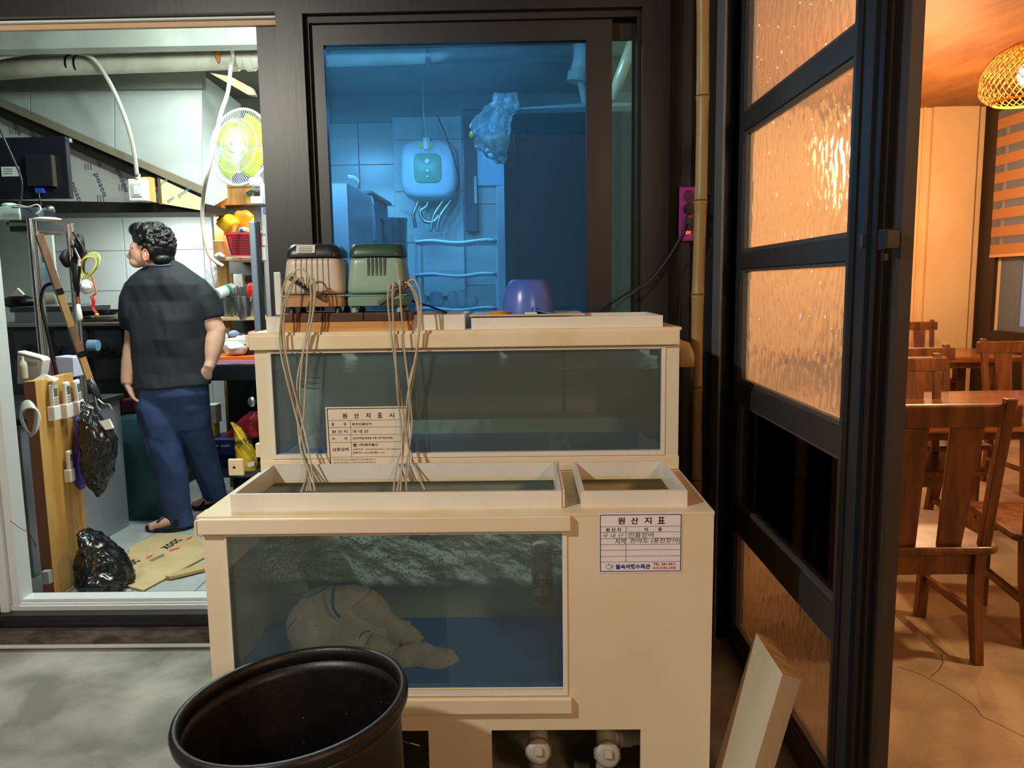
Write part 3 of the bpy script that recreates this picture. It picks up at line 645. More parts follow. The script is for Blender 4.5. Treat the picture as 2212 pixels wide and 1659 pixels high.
def sign_b():
    Y = YF_-.001
    tl, tr_, bl_ = U(1294, 1110, Y), U(1474, 1111, Y), U(1294, 1238, Y); W = tr_.x-tl.x; H = tl.z-bl_.z
    s = TH('origin_sign', 'white origin sign with pen writing on the lower tank front', 'sign', (tl.x+W/2, Y, bl_.z))
    o0 = Vector((tl.x, Y-.001, tl.z))
    MB().box(tl.x, tr_.x, Y-.0008, Y, bl_.z, tl.z).build('sheet', PAPER, s)
    P = lambda u, v: o0+EX*(u*W)-EZ*(v*H)
    L_ = MB()
    seg = [(.015, .02, .985, .02, .0022), (.015, .97, .985, .97, .0022), (.015, .02, .015, .97, .0022), (.985, .02, .985, .97, .0022)]+[(.015, y, .985, y, .0010) for y in (.215, .31, .415, .515, .61, .715, .81)]+[(.325, .215, .325, .81, .0010)]
    lines(L_, o0, EX, EZ, [(a*W, -b_*H, c*W, -d*H, t) for a, b_, c, d, t in seg]); L_.build('ruled_lines', INKB, s)
    T = lambda t, u, v, h, w=None, al='l', b=BOLD, m=INK, it=0: text('lettering', t, m, s, P(u, v), EX, EZ, w*W if w else None, h*H, al, b, italic=it)
    for i, ch in enumerate('원산지표'): T(ch, .225+.160*i, .175, .115, .085, b=.022)
    T('원 산 지', .08, .30, .065, .18, b=.02); T('어', .545, .30, .065, b=.02); T('종', .71, .30, .065, b=.02)
    PEN = mat('grey_pen', '#55535a', .6)
    T('국 내 산', .035, .40, .075, .25, b=-.004, m=PEN, it=.2); T('민물장어', .35, .40, .085, .30, b=-.002, m=mat('black_pen', '#26242a', .6), it=.15)
    T('지역', .19, .505, .09, .12, b=0, m=MATS['black_pen'], it=.1); T('전라도 (풍천장어)', .37, .505, .09, .60, b=0, m=MATS['black_pen'], it=.15)
    T('물속여행수족관', .20, .935, .085, .42, b=.03, m=INKB)
    T('TEL: 281-0011', .655, .875, .045, .27, b=.02, m=INKR); T('010-5192-1478', .655, .94, .045, .27, b=.02, m=INKR)
    # fish outline
    f = MB(); c = P(.115, .89)+Vector((0, -.0004, 0)); pts = []
    for k in range(25):
        t = 2*math.pi*k/24; pts.append(c+Vector((.0075*math.cos(t), 0, .0055*math.sin(t))))
    def st_(a, b, th=.0009):
        d = (b-a).normalized(); q = Vector((0, -1, 0)).cross(d)*th/2; f.add([a-q, b-q, b+q, a+q], [(0, 1, 2, 3)])
    for a, b in zip(pts, pts[1:]): st_(a, b)
    tp = [c+Vector(v) for v in ((.0065, 0, .002), (.012, 0, .005), (.0105, 0, 0), (.012, 0, -.005), (.0065, 0, -.002))]
    for a, b in zip(tp, tp[1:]): st_(a, b)
    tp = [c+Vector(v) for v in ((-.003, 0, .005), (.001, 0, .0085), (.003, 0, .005))]
    for a, b in zip(tp, tp[1:]): st_(a, b)
    st_(c+Vector((-.001, 0, -.009)), c+Vector((.012, 0, -.0085)), .0006)
    f.build('fish_logo', INKB, s)
sign_b()

# ---- plumbing under the lower tank
PV = mat('dirty_pvc', '#b9b4a8', .45, col2='#97938a', scale=18)
for (x, y, side) in ((1163, 1622, 0), (1312, 1628, 1)):
    c = U(x, y, 2.06)
    t = TH('drain_valve', 'white pvc union cap %s' % ('under the middle of the tank' if not side else 'with a side pipe under the tank right'), 'pipe fitting', (c.x, 2.08, 0))
    tilt = Matrix.Translation(c) @ Matrix.Rotation(R(62), 4, 'X')
    ring_ = MB().lathe([(.0, .0), (.030, .0), (.034, .004), (.0345, .012), (.037, .016), (.037, .045), (.033, .05)], 32, tilt @ Matrix.Scale(-1, 4, (0, 0, 1)) @ Matrix.Translation((0, 0, -.02)) @ Matrix.Scale(1, 4)).build('cap_ring', PV, t, smooth=True)
    rb = MB()
    for k in range(10):
        a = 2*math.pi*k/10; q = MB().box(-.003, .003, .036, .0385, .018, .046, Matrix.Rotation(a, 4, 'Z'))
        rb.add([tilt @ Vector((v.x, v.y, -(v.z-.02))) for v in q.v], q.f)
    rb.build('grip_ribs', PV, ring_, bevel=.001)
    q = MB().box(-.011, .011, -.011, .011, 0, .014); q.xf(tilt @ Matrix.Translation((0, 0, .018))).build('plug_square', PV, ring_, bevel=.002)
    MB().tube([c+Vector((0, .015, .0)), c+Vector((0, .06, .03)), c+Vector((0, .075, .08)), c+Vector((0, .075, .18))], .028, 20).build('riser_pipe', PV, t, smooth=True)
    MB().tube([Vector((c.x, c.y+.075, c.z-.02)), Vector((c.x, c.y+.075, 0))], .026, 16).build('stand_pipe', PV, t, smooth=True)
    if side:
        MB().tube([c+Vector((0, .06, .012)), c+Vector((.14, .06, .014))], .022, 18).tube([c+Vector((.04, .06, .012)), c+Vector((.075, .06, .013))], .027, 18).build('side_pipe', PV, t, smooth=True)
MB().box(TX0+.02, TX1-.02, YF_+.02, YB_-.02, .25, .262).build('basin_support', CREAM2, lt)
bb = U(1260, 1650, 2.15); MB()
tag(MB().box(bb.x-.03, bb.x+.02, 2.15, 2.25, 0, bb.z+.002).build('block', mat('grey_block', '#5c5f63', .7), None, bevel=.004), 'grey block on the floor between the two union caps', 'block')
cb = TH('cable', 'thin black cable hanging in the shadow under the tank left', 'cable', U(870, 1590, 2.1))
MB().tube(spline([U(850, 1578, 2.06), U(872, 1600, 2.06), U(895, 1608, 2.06), U(915, 1613, 2.05)]), .0022, 6).build('cord', BLACKP, cb, smooth=True)
MB().tube([U(886, 1605, 2.055), U(912, 1612, 2.055)], .002, 6).build('metal_tip', STEEL, cb, smooth=True)

# ---- round black tub in front
tc = UZ(612, 1522, .585); tubc = Vector((tc.x, tc.y, 0))
tub = TH('rubber_tub', 'large round black rubber tub standing in front of the tank', 'tub', (0, 0, 0))
MB().lathe([(.0, 0), (.18, 0), (.195, .015), (.211, .30), (.224, .52), (.231, .552), (.226, .552), (.220, .53), (.205, .3), (.188, .03), (0, .025)], 72).build('body', RUBBER, tub, smooth=2)
MB().lathe([(.226, .552), (.238, .55), (.244, .558), (.246, .572), (.242, .583), (.234, .586), (.227, .580), (.224, .565), (.226, .552)], 72).build('rolled_rim', RUBBER, tub, smooth=2)
lb = MB(); rr = random.Random(5)
for k in range(26):
    a = R(rr.uniform(20, 110)); z = rr.uniform(.2, .5); r0 = .2055+(z-.3)*.07-.001
    tiny(lb, Vector((r0*math.cos(a), r0*math.sin(a), z)), rr.uniform(.0008, .002))
lk_ = lb.build('lint_specks', mat('lint', '#8a8688', .8), tub); lk_['kind'] = 'stuff'
tub.location = (tubc.x+.055, tubc.y+.03, -.0); tub.rotation_euler = (0, R(-4.5), 0)

# ---- wooden pallet on the upper tank and the two air pumps on it
zp0 = 1.309
pal = TH('wood_pallet', 'small slatted wooden pallet under the two air pumps', 'pallet', (-.60, 2.56, zp0+.027))
px0, px1 = U(612, 690, 2.48).x, U(885, 690, 2.48).x
zA, zB = U(750, 717, 2.48).z, U(750, 694, 2.48).z
zC = U(750, 676, 2.48).z
MB().box(px0, px1, 2.478, 2.498, zA, zB).build('front_rail', mat('rail_wood', '#d09a5e', .55, col2='#b5783e', scale=6, stretch=(.5, 9, 9), bump=.08, bscale=40), pal, bevel=.002)
MB().box(px0, px1, 2.68, 2.70, zA+.03, zB).build('back_rail', WOODF, pal, bevel=.002)
MB().box(px1, px1+.006, 2.478, 2.70, zA+.02, zB).build('side_rail', WOODF, pal, bevel=.001)
xs = [px0-.004, px0+(px1-px0)*.315, px0+(px1-px0)*.64, px1+.012]
for a, b in zip(xs, xs[1:]):
    MB().box(a+.001, b-.001, 2.474, 2.71, zB, zC).build('deck_board', WOODD, pal, bevel=.002)
def rrect(cx, cy, hx, hy, r, z, n=6):
    pts = []
    for qx, qy, a0 in ((1, 1, 0), (-1, 1, 90), (-1, -1, 180), (1, -1, 270)):
        for k in range(n+1):
            a = R(a0+90*k/n); pts.append(Vector((cx+qx*(hx-r)+r*math.cos(a), cy+qy*(hy-r)+r*math.sin(a), z)))
    return pts
def pump(name, label, cx, cy, z, W, D, Hh, cb_, ct, lid_h, ribs, taper, capped):
    p = TH(name, label, 'air pump', (cx, cy, z))
    zf = z+.02; s = Hh
    # lower tray and body
    MB().loft([rrect(cx, cy, W*.49, D*.49, .02, zf), rrect(cx, cy, W*.5, D*.5, .02, zf+s*.16)]).build('base_tray', cb_[1], p, smooth=True, bevel=.002)
    MB().box(cx-W*.52, cx+W*.52, cy-D*.515, cy+D*.515, zf+s*.16, zf+s*.185).build('tray_flange', cb_[1], p, bevel=.004)
    zb, ztp = zf+s*.185, zf+s*(1-lid_h)
    hw = lambda t: W*.5*(1-taper*t**1.3)
    rings = []
    for t in (0, .08, .35, .7, .92, 1): rings.append(rrect(cx, cy, hw(t)-(.0 if t < 1 else .002), D*.5*(1-taper*t), .03, zb+(ztp-zb)*t))
    MB().loft(rings).build('housing', cb_[0], p, smooth=2, subsurf=1)
    h1 = hw(1)
    MB().loft([rrect(cx, cy, h1+.002, D*.5*(1-taper)+.002, .028, ztp), rrect(cx, cy, h1+.001, D*.5*(1-taper), .03, ztp+s*lid_h*.45), rrect(cx, cy, h1*.84 if not capped else h1*.93, D*.38, .03, ztp+s*lid_h*.95), rrect(cx, cy, h1*.78 if not capped else h1*.86, D*.34, .03, ztp+s*lid_h)]).build('lid', ct, p, smooth=2, bevel=.002)
    for k in range(ribs[0]):
        u = (k+.5)/ribs[0]*2-1
        x = cx+u*ribs[1]*W; t0, t1 = ribs[2], ribs[3]
        Yf = lambda t: cy-D*.5*(1-taper*t)
        zz = lambda t: zb+(ztp-zb)*t
        a = Vector((x, Yf(t0)-.0005, zz(t0))); b = Vector((x*(1-taper*.5*(t1-t0))+cx*taper*.5*(t1-t0), Yf(t1)-.0005, zz(t1)))
        MB().tube([a, b], [.0016, .0016] if not capped else [.0015, .003], 6).build('rib', cb_[0] if capped else cb_[2], p, smooth=True)
        if capped:
            MB().add([a+Vector((.0035, -.0012, 0)), b+Vector((.0035, -.0012, 0)), b+Vector((.0115, -.0012, 0)), a+Vector((.0075, -.0012, 0))], [(0, 1, 2, 3)]).build('vent_recess', mat('vent_dark', '#39463f', .7), p)
    for sx in (-.38, .38):
        for sy in (-.36, .36):
            MB().lathe([(.013, 0), (.012, .004), (.009, .018), (.009, .022)], 14, Matrix.Translation((cx+sx*W, cy+sy*D, z))).build('foot', BLACKP if not capped else cb_[1], p, smooth=True)
    return p, zb, ztp, h1
PW = mat('pump_beige', '#cdbfae', .4, col2='#c0ae98', scale=6); PWR = mat('pump_groove', '#7e7365', .6); PBK = mat('pump_black', '#24262b', .35)
PGR = mat('pump_green', '#8fae9c', .3, col2='#86a493', scale=4); PGD = mat('pump_dark_green', '#2c4a3c', .35); PGB = mat('pump_tray_green', '#7c9c8a', .4); PTR = mat('pump_tray_beige', '#b88a62', .5)
def pxw(x0, x1, Y): return (U(x1, 600, Y).x-U(x0, 600, Y).x)
zc_ = zC
cx1 = U(677, 600, 2.52).x; W1 = pxw(611, 745, 2.50); H1 = U(680, 528, 2.55).z-zc_-.02
p1, zb1, zt1, h1_ = pump('air_pump', 'beige air pump with a black lid and white rating label', cx1, 2.585, zc_, W1, .17, H1, (PW, PTR, PWR), PBK, .21, (7, .32, .06, .97), .12, False)
def lidq(x0, x1, t0, t1, nm, m, e=.0025, par=None):
    D_ = .17; lh = H1*.21; yy = lambda t: 2.585-(D_*.44+.002-(D_*.06)*max(0, (t-.45)/.5)*1.0)-e
    q = [Vector((cx1+x0, yy(t0), zt1+t0*lh)), Vector((cx1+x1, yy(t0), zt1+t0*lh)), Vector((cx1+x1, yy(t1), zt1+t1*lh)), Vector((cx1+x0, yy(t1), zt1+t1*lh))]
    return MB().hexa(q, [p+Vector((0, .001, 0)) for p in q]).build(nm, m, par or p1)
rl_ = lidq(-.048, .012, .30, .92, 'rating_label', mat('label_grey', '#d2d2ce', .4), .004)
for k in range(4): lidq(-.040, .004, .38+k*.13, .41+k*.13, 'label_text_line', mat('faint_ink', '#77787a', .6), .0052, rl_)
cx2 = U(812, 600, 2.52).x; W2 = pxw(748, 878, 2.50); H2 = U(812, 527, 2.55).z-zc_-.02
p2, zb2, zt2, h2_ = pump('air_pump', 'green air pump with dark green lid and slotted front', cx2, 2.585, zc_, W2, .16, H2, (PGR, PGB, PGR), PGD, .21, (5, .17, .50, .97), .11, True)
# manifolds and bundled air tubes
TUBE = mat('clear_vinyl_tube', '#cfc5b0', .25, col2='#b5a98e', scale=9, alpha=.86, spec=.6)
MAN = mat('manifold_grey', '#6e675f', .4)
def hoses(name, label, a, b, spec):
    h = TH(name, label, 'air hose', a)
    MB().tube([a, b], .0085, 14).build('manifold', MAN, h, smooth=True)
    for pts in spec:
        MB().tube(spline([U(*q) for q in pts], 7), .0030, 8).build('tube', TUBE, h, smooth=True)
        q = U(*pts[0]); 
        MB().lathe([(.0035, -.004), (.0045, -.002), (.0045, .004), (.0035, .006)], 10, Matrix.Translation(q)).build('nipple', MATS['dull_metal'], h, smooth=True)
YH = 2.455
zl = lambda y: 0
a1, b1 = U(626, 600, 2.44), U(703, 648, 2.50)
hoses('air_hose_bundle', 'bundle of clear air tubes fanning from the left pump', a1, b1, [
 [(632, 600, 2.44), (640, 583, 2.43), (655, 582, 2.43), (666, 600, 2.43), (672, 640, 2.43), (668, 690, 2.43), (655, 760, 2.43), (648, 840, 2.43), (652, 920, 2.43), (660, 990, 2.40), (668, 1062, 2.33)],
 [(640, 608, 2.44), (628, 590, 2.43), (612, 620, 2.43), (608, 680, 2.43), (611, 750, 2.43), (630, 850, 2.43), (648, 930, 2.43), (660, 1000, 2.38), (663, 1062, 2.30)],
 [(648, 612, 2.44), (640, 600, 2.42), (622, 625, 2.42), (610, 670, 2.42), (604, 740, 2.42), (617, 810, 2.42), (640, 900, 2.42), (662, 990, 2.38), (672, 1062, 2.30)],
 [(656, 618, 2.44), (652, 598, 2.42), (634, 612, 2.42), (617, 660, 2.42), (613, 720, 2.42), (625, 800, 2.42), (650, 900, 2.42), (668, 980, 2.37), (680, 1062, 2.29)],
 [(665, 624, 2.44), (668, 600, 2.42), (679, 605, 2.42), (680, 650, 2.42), (666, 740, 2.42), (660, 830, 2.42), (656, 900, 2.42), (648, 960, 2.40), (662, 1020, 2.34), (650, 1064, 2.29)],
 [(660, 620, 2.445), (672, 596, 2.43), (678, 630, 2.43), (672, 700, 2.43), (645, 800, 2.43), (642, 880, 2.43), (648, 960, 2.40), (664, 1010, 2.34), (684, 1064, 2.30)]])
a2, b2 = U(820, 655, 2.50), U(880, 618, 2.44)
hoses('air_hose_bundle', 'bundle of clear air tubes fanning from the green pump', b2, a2, [
 [(852, 624, 2.44), (842, 616, 2.43), (838, 650, 2.43), (845, 720, 2.43), (856, 800, 2.43), (872, 900, 2.43), (870, 980, 2.40), (858, 1062, 2.30)],
 [(858, 620, 2.44), (850, 612, 2.42), (848, 660, 2.42), (853, 740, 2.42), (858, 840, 2.42), (866, 920, 2.42), (868, 990, 2.38), (865, 1062, 2.30)],
 [(866, 616, 2.44), (864, 606, 2.42), (866, 660, 2.42), (874, 760, 2.42), (884, 850, 2.42), (880, 930, 2.42), (858, 1000, 2.38), (850, 1062, 2.30)],
 [(872, 612, 2.44), (884, 612, 2.42), (900, 640, 2.42), (906, 690, 2.42), (898, 770, 2.42), (884, 830, 2.42), (890, 920, 2.42), (878, 1000, 2.38), (878, 1062, 2.30)],
 [(880, 608, 2.44), (896, 606, 2.42), (908, 640, 2.42), (908, 700, 2.42), (892, 800, 2.42), (880, 860, 2.42), (876, 930, 2.42), (884, 980, 2.38), (880, 1030, 2.32)],
 [(876, 612, 2.44), (888, 622, 2.43), (901, 660, 2.43), (904, 720, 2.43), (896, 800, 2.43), (880, 900, 2.43), (888, 980, 2.40), (905, 1030, 2.34), (918, 1060, 2.30)]])
md = MB()
for k in range(9):
    c = U(846+k*6, 622-k*1.6+(k % 2)*5, 2.437); md.box(c.x-.004, c.x+.004, c.y-.004, c.y+.004, c.z-.004, c.z+.004); md.tube([c, c+Vector((.0, -.004, .012))], .0016, 6)
tag(md.build('valve_row', mat('nickel', '#a39a8c', .35, .8), None, bevel=.001), 'row of small metal air valves in front of the green pump', 'valve')
bpy.data.objects['valve_row'].parent = None
# black power cord from the pumps running off right
tag(MB().tube(spline([U(880, 645, 2.66), U(905, 655, 2.70), U(930, 662, 2.74), U(965, 676, 2.78)]), .0035, 8).build('power_cable', BLACKP, None, smooth=True), 'short black power cord behind the green pump', 'cable')
tag(MB().box(U(593, 640, 2.7).x, U(608, 640, 2.7).x, 2.70, 2.712, U(600, 680, 2.7).z, U(600, 588, 2.7).z).build('acrylic_board', WHITEP, None, bevel=.003), 'narrow white board upright behind the beige pump', 'board')

# ---- lid board, bowl, tape, card on the upper right rim box
lz = U(1140, 683, 2.49).z+.001
lb_ = tag(MB().box(uB[0]-.006, U(1263, 680, 2.49).x, uB[2]-.008, 2.795, lz, lz+.005).build('lid_board', mat('lid_board', '#d9ccb6', .5, col2='#c9bba4', scale=5), None, bevel=.0015), 'flat beige board lying over half of the right rim box', 'board')
bc = U(1140, 674, 2.62); bz = lz+.005
rb_ = (U(1196, 650, 2.62).x-U(1083, 650, 2.62).x)/2; hb = U(1140, 604, 2.62).z-bz
BOWLM = mat('blue_plastic', '#4a68c8', .28, col2='#5a76cc', scale=5, spec=.5)
bw = TH('scoop_bowl', 'blue plastic bowl turned upside down on the beige board', 'bowl', (bc.x, 2.62, bz))
prof = [(rb_+.004, 0), (rb_+.004, .003), (rb_-.001, .004), (rb_-.004, hb*.3), (rb_*.88, hb*.62), (rb_*.74, hb*.88), (rb_*.64, hb*.98), (rb_*.58, hb), (0, hb)]
MB().lathe(prof+[(0, hb-.003), (rb_*.55, hb-.003), (rb_*.84, hb*.6), (rb_-.007, hb*.3), (rb_-.003, 0)], 56, Matrix.Translation((bc.x, 2.62, bz))).build('shell', BOWLM, bw, smooth=True)
tp0 = U(1153, 660, 2.52); tp1 = U(1195, 672, 2.50)
MB().box(tp0.x, tp1.x, 2.51, 2.56, bz+.008, bz+.012, Matrix.Translation((tp0.x, 2.53, bz)) @ Matrix.Rotation(R(12), 4, 'Y') @ Matrix.Translation((-tp0.x, -2.53, -bz)) @ Matrix.Translation((0, 0, .002))).box(tp0.x, tp0.x+.006, 2.51, 2.55, bz+.004, bz+.026).build('pour_handle', mat('light_blue_plastic', '#4f95e0', .3), bw, bevel=.002)
tc_ = U(1077, 676, 2.50)
tape = TH('tape_roll', 'amber roll of tape lying left of the blue bowl', 'tape', (tc_.x, 2.53, bz))
MB().lathe([(.030, 0), (.032, 0), (.032, .010), (.022, .010), (.022, 0), (.030, 0)], 32, Matrix.Translation((tc_.x, 2.53, bz)) ).build('roll', mat('amber_tape', '#c98a1e', .3), tape, smooth=True)
cc = U(1148, 678, 2.5)
tag(MB().box(cc.x-.022, cc.x+.018, 2.49, 2.52, bz, bz+.006).build('small_card', WHITEP, None, bevel=.001), 'small white card lying in front of the blue bowl', 'card')

# ---- behind and right of the tank
el = TH('pipe_elbow', 'cream pipe elbow on a black pipe behind the upper tank', 'pipe', U(1478, 800, 2.8))
c = U(1470, 756, 2.8)
MB().tube([c+Vector((-.05, 0, .012)), c+Vector((-.01, 0, .014)), c+Vector((.012, 0, .006)), c+Vector((.022, 0, -.02)), c+Vector((.022, 0, -.06))], .028, 20).build('elbow', mat('cream_pipe', '#d2bb8e', .45), el, smooth=2)
MB().tube([c+Vector((.022, 0, -.06)), c+Vector((.022, 0, -1.17))], .025, 20).build('down_pipe', mat('navy_pipe', '#14182c', .4), el, smooth=True)
bam = TH('bamboo_pole', 'tall yellowish bamboo pole standing right of the tanks', 'pole', (U(1508, 900, 2.84).x, 2.84, 0))
BM = mat('bamboo', '#b09560', .42, col2='#917444', scale=5, stretch=(3, 3, .7), contrast=(.3, .75), bump=.05, bscale=30)
nodes_px = [1250, 1035, 836, 636, 433, 208, -10, -200]
za = 0.0; zs = [za]+[U(1510, y, 2.84).z for y in nodes_px if U(1510, y, 2.84).z < 2.9]+[2.95]
xb = lambda z: U(1508, 700, 2.84).x+.004*math.sin(z*4)
for a, b in zip(zs, zs[1:]):
    ring = []; prof = [(0, .0250), (.02, .0222), (.2, .0212), (.8, .0212), (.97, .0225), (1, .0245)]
    mbb = MB().tube([Vector((xb(a+(b-a)*t), 2.84, a+(b-a)*t)) for t, r in prof], [r for t, r in prof], 20)
    mbb.build('bamboo_segment', BM, bam, smooth=2)
for z in zs[1:-1]:
    MB().lathe([(.0245, -.002), (.0256, 0), (.0245, .002)], 20, Matrix.Translation((xb(z), 2.84, z))).build('node_ring', mat('bamboo_node', '#5f4526', .6), bam, smooth=True)
# power strip
ps = TH('power_strip', 'magenta power strip with a glowing red switch on the dark wall', 'power strip', U(1485, 460, 3.03))
MAG = mat('magenta_plastic', '#a8308e', .3)
qb(1467, 403, 1508, 521, 3.05, .02).build('housing', MAG, ps, bevel=.006, seg=3)
def disc(x, y, Y, r, d, m, name, par, n=24): 
    c = U(x, y, Y); return MB().lathe([(0, 0), (r, 0), (r, d), (0, d)], n, Matrix.Translation(c) @ Matrix.Rotation(R(90), 4, 'X')).build(name, m, par, smooth=True)
for y in (424, 451, 484): disc(1489, y, 3.049, .024, .002, mat('socket_well', '#5e1a54', .5), 'socket', ps)
disc(1489, 451, 3.046, .022, .02, BLACKP, 'plug', ps); disc(1489, 484, 3.046, .022, .016, mat('dark_grey_plug', '#3b393c', .4), 'plug', ps)
qb(1480, 498, 1494, 507, 3.044, .008).build('switch_bezel', mat('bezel', '#c98a86', .4), ps, bevel=.003)
qb(1482, 499.5, 1492, 505.5, 3.040, .006).build('switch_light', mat('neon_red', '#ff4a1c', .4, emit=1.6), ps, bevel=.002)
tag(MB().tube(spline([U(1487, 452, 3.02), U(1478, 490, 2.99), U(1455, 540, 2.98), U(1410, 600, 2.97), U(1370, 630, 2.95), U(1325, 668, 2.93), U(1300, 690, 2.9)]), .0045, 8).build('power_cable', mat('grey_cable', '#37363a', .45), None, smooth=True), 'thick dark cable from the power strip down behind the tank', 'cable')
tag(MB().tube(spline([U(1486, 484, 3.02), U(1476, 510, 2.99), U(1448, 560, 2.99), U(1405, 605, 2.98), U(1352, 635, 2.97), U(1300, 672, 2.93), U(1280, 695, 2.9)]), .003, 8).build('power_cable', BLACKP, None, smooth=True), 'thin black cable running beside the thicker one to the tank', 'cable')
tag(MB().tube(spline([U(1484, 540, 3.07), U(1472, 600, 3.07), U(1467, 680, 3.06), U(1462, 760, 3.05)]), .002, 6).build('power_cable', mat('dim_cord', '#2c2c30', .5), None, smooth=True), 'thin cord hanging straight below the magenta power strip', 'cable')

# ---- leaning white boxed board at lower right
LB = mat('lacquered_board', '#ddd2bd', .45, col2='#d2c4a8', scale=2)
END = mat('end_grain', '#f2cf8d', .6, col2='#cf9f58', scale=7, stretch=(1, 6, 1), contrast=(.4, .6))
lean = TH('leaning_board', 'thick pale wooden board with raw end grain leaning on the glass door', 'board', (.62, 2.1, 0))
# top face corners measured, edges run down to the floor
tA, tB, tC, tD = UX(1632, 1366, .69), UX(1728, 1468, .78), UX(1728, 1468, .78), UX(1632, 1366, .69)
P1, P2, P3, P4 = U(1632, 1365, 2.12), U(1666, 1380, 2.17), U(1731, 1468, 1.93), U(1690, 1456, 1.88)
dirv = (U(1545, 1650, 1.98)-U(1632, 1365, 2.12)).normalized()
dirv = Vector((-.13, -.05, -.42)).normalized()
Lg = P1.z/-dirv.z+.02
bot = [p+dirv*((p.z-.004)/-dirv.z) for p in (P1, P2, P3, P4)]
MB().hexa([P1, P2, P3, P4], bot).build('board', LB, lean, bevel=.0015)
mid = (P1+P2+P3+P4)/4
up = -dirv*.0012
MB().add([p.lerp(mid, .015)+up for p in (P1, P2, P3, P4)], [(0, 1, 2, 3)]).build('end_grain', END, lean)
# ============================================================ KITCHEN
# ---- drain pipe along the ceiling
PVCW = mat('aged_pvc_pipe', '#cfc9b8', .45, col2='#b5ae9b', scale=6)
dp = thing('drain_pipe', 'long thick pale pvc drain pipe under the kitchen ceiling', 'pipe', U(500, 130, 4.6))
A = [U(-80, 158, 4.6), U(120, 143, 4.6), U(500, 130, 4.6), U(900, 118, 4.6), U(950, 112, 4.6), U(972, 98, 4.6), U(984, 70, 4.62)]
MB().tube(A, .052, 24).build('pipe', PVCW, dp, smooth=2)
for x in (505, 540): MB().tube([U(x-8, 131, 4.6), U(x+8, 130, 4.6)], .059, 24).build('coupling', PVCW, dp, smooth=True)
MB().tube([U(922, 121, 4.6), U(932, 121, 4.6)], .060, 24).build('pipe_clamp', STEELD, dp, smooth=True)
for x in (150, 168): MB().tube([U(x, 140, 4.6), U(x+4, 140, 4.6)], .0545, 24).build('black_band', BLACKP, dp, smooth=True)
MB().tube([U(927, 95, 4.62), U(927, 60, 4.62)], .014, 8).build('hanger_rod', STEELD, dp, smooth=True)
dp2 = tag(MB().tube([U(530, 60, 4.7), U(530, 82, 4.7), U(524, 100, 4.68), U(505, 108, 4.65)], .03, 16).build('branch_pipe', PVCW, None, smooth=2), 'short vertical white pipe joining the drain pipe above the fan', 'pipe')
rg = tag(MB().ell(U(468, 112, 4.53), (.02, .02, .03), 10, 8).ell(U(470, 125, 4.53), (.012, .012, .03), 10, 8).bumpy(.008, 30).build('rag', mat('brown_rag', '#a8672e', .8), None, smooth=2), 'brown rag knotted over the drain pipe near the fan', 'rag')
tag(MB().tube(spline([U(500, 105, 4.5), U(503, 125, 4.53), U(498, 150, 4.42), U(492, 200, 4.34), U(476, 250, 4.30), U(462, 320, 4.30), U(445, 390, 4.38), U(439, 430, 4.6), U(437, 470, 4.68), U(443, 520, 4.70), U(455, 555, 4.72), U(482, 575, 4.74)]), .011, 10).build('conduit', mat('cream_conduit', '#d6d0bd', .45), None, smooth=2), 'cream cable conduit curving down past the fan to the wall', 'conduit')
sw_ = thing('outlet_switch', 'white wall switch on a wooden block at the hood edge', 'switch', U(298, 410, 4.7))
CG = mat('grey_conduit', '#b9b7aa', .45)
tag(MB().tube(spline([U(-40, 132, 4.45), U(60, 114, 4.45), U(150, 112, 4.46), U(200, 126, 4.5), U(240, 185, 4.56), U(272, 260, 4.6), U(288, 320, 4.64), U(296, 378, 4.68)]), .012, 10).build('conduit', CG, None, smooth=2), 'grey cable conduit arching from the left down to the white switch', 'conduit')
qb(302, 382, 326, 436, 4.74, .06).build('wood_block', WOODL, sw_, bevel=.003)
qb(277, 386, 315, 434, 4.69, .05).build('switch_box', WHITE, sw_, bevel=.006)
cvp = qb(283, 396, 305, 425, 4.682, .01).build('cover_plate', mat('greyish_white', '#c8c9c6', .4), sw_, bevel=.003)
qb(288, 402, 300, 420, 4.675, .01).build('rocker', WHITE, cvp, bevel=.002)
MB().tube([U(297, 376, 4.70), U(298, 388, 4.70)], .016, 12).build('cable_gland', CG, sw_, smooth=True)
# ---- hood: marbled slab above, sloping beam, printed film panel below
MARB = mat('marbled_panel', '#c3ccc8', .35, col2='#aab4b2', scale=1.2, stretch=(1, 1, 2.4), detail=10, contrast=(.25, .8))
hood = thing('range_hood', 'large range hood with film-covered panels and a sloping edge beam', 'hood', U(230, 440, 5.0))
for a, b in ((-60, 64), (66, 246), (248, 436)):
    poly([(a, 192 if a > 0 else 194), (b, 190), (b, 205+(b)*.56 if b > 64 else 250), (a, 205+max(a, 0)*.56)], 5.08, .02).build('marbled_slab', MARB, hood, bevel=.002)
MB().hexa([U(437, 160, 5.08), U(520, 225, 5.5), U(520, 410, 5.5), U(437, 460, 5.08)], [U(433, 160, 5.12), U(516, 225, 5.54), U(516, 410, 5.54), U(433, 460, 5.12)]).build('marbled_slab', MARB, hood)
poly([(-60, 155), (436, 148), (436, 190), (-60, 196)], 5.04, .06).build('top_board', mat('grey_board', '#7d837b', .7), hood)
FILMW = mat('protective_film', '#bcbdb9', .35, col2='#a6a8a4', scale=2)
poly([(-60, 190), (436, 452), (436, 456), (-60, 438)], 4.96, .02).build('film_panel', FILMW, hood)
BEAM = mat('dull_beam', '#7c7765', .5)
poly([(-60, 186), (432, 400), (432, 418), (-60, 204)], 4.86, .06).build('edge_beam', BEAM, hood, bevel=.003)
poly([(-60, 204), (432, 418), (434, 446), (-60, 226)], 4.9, .03).build('beam_underside', mat('hood_black', '#15120e', .6), hood)
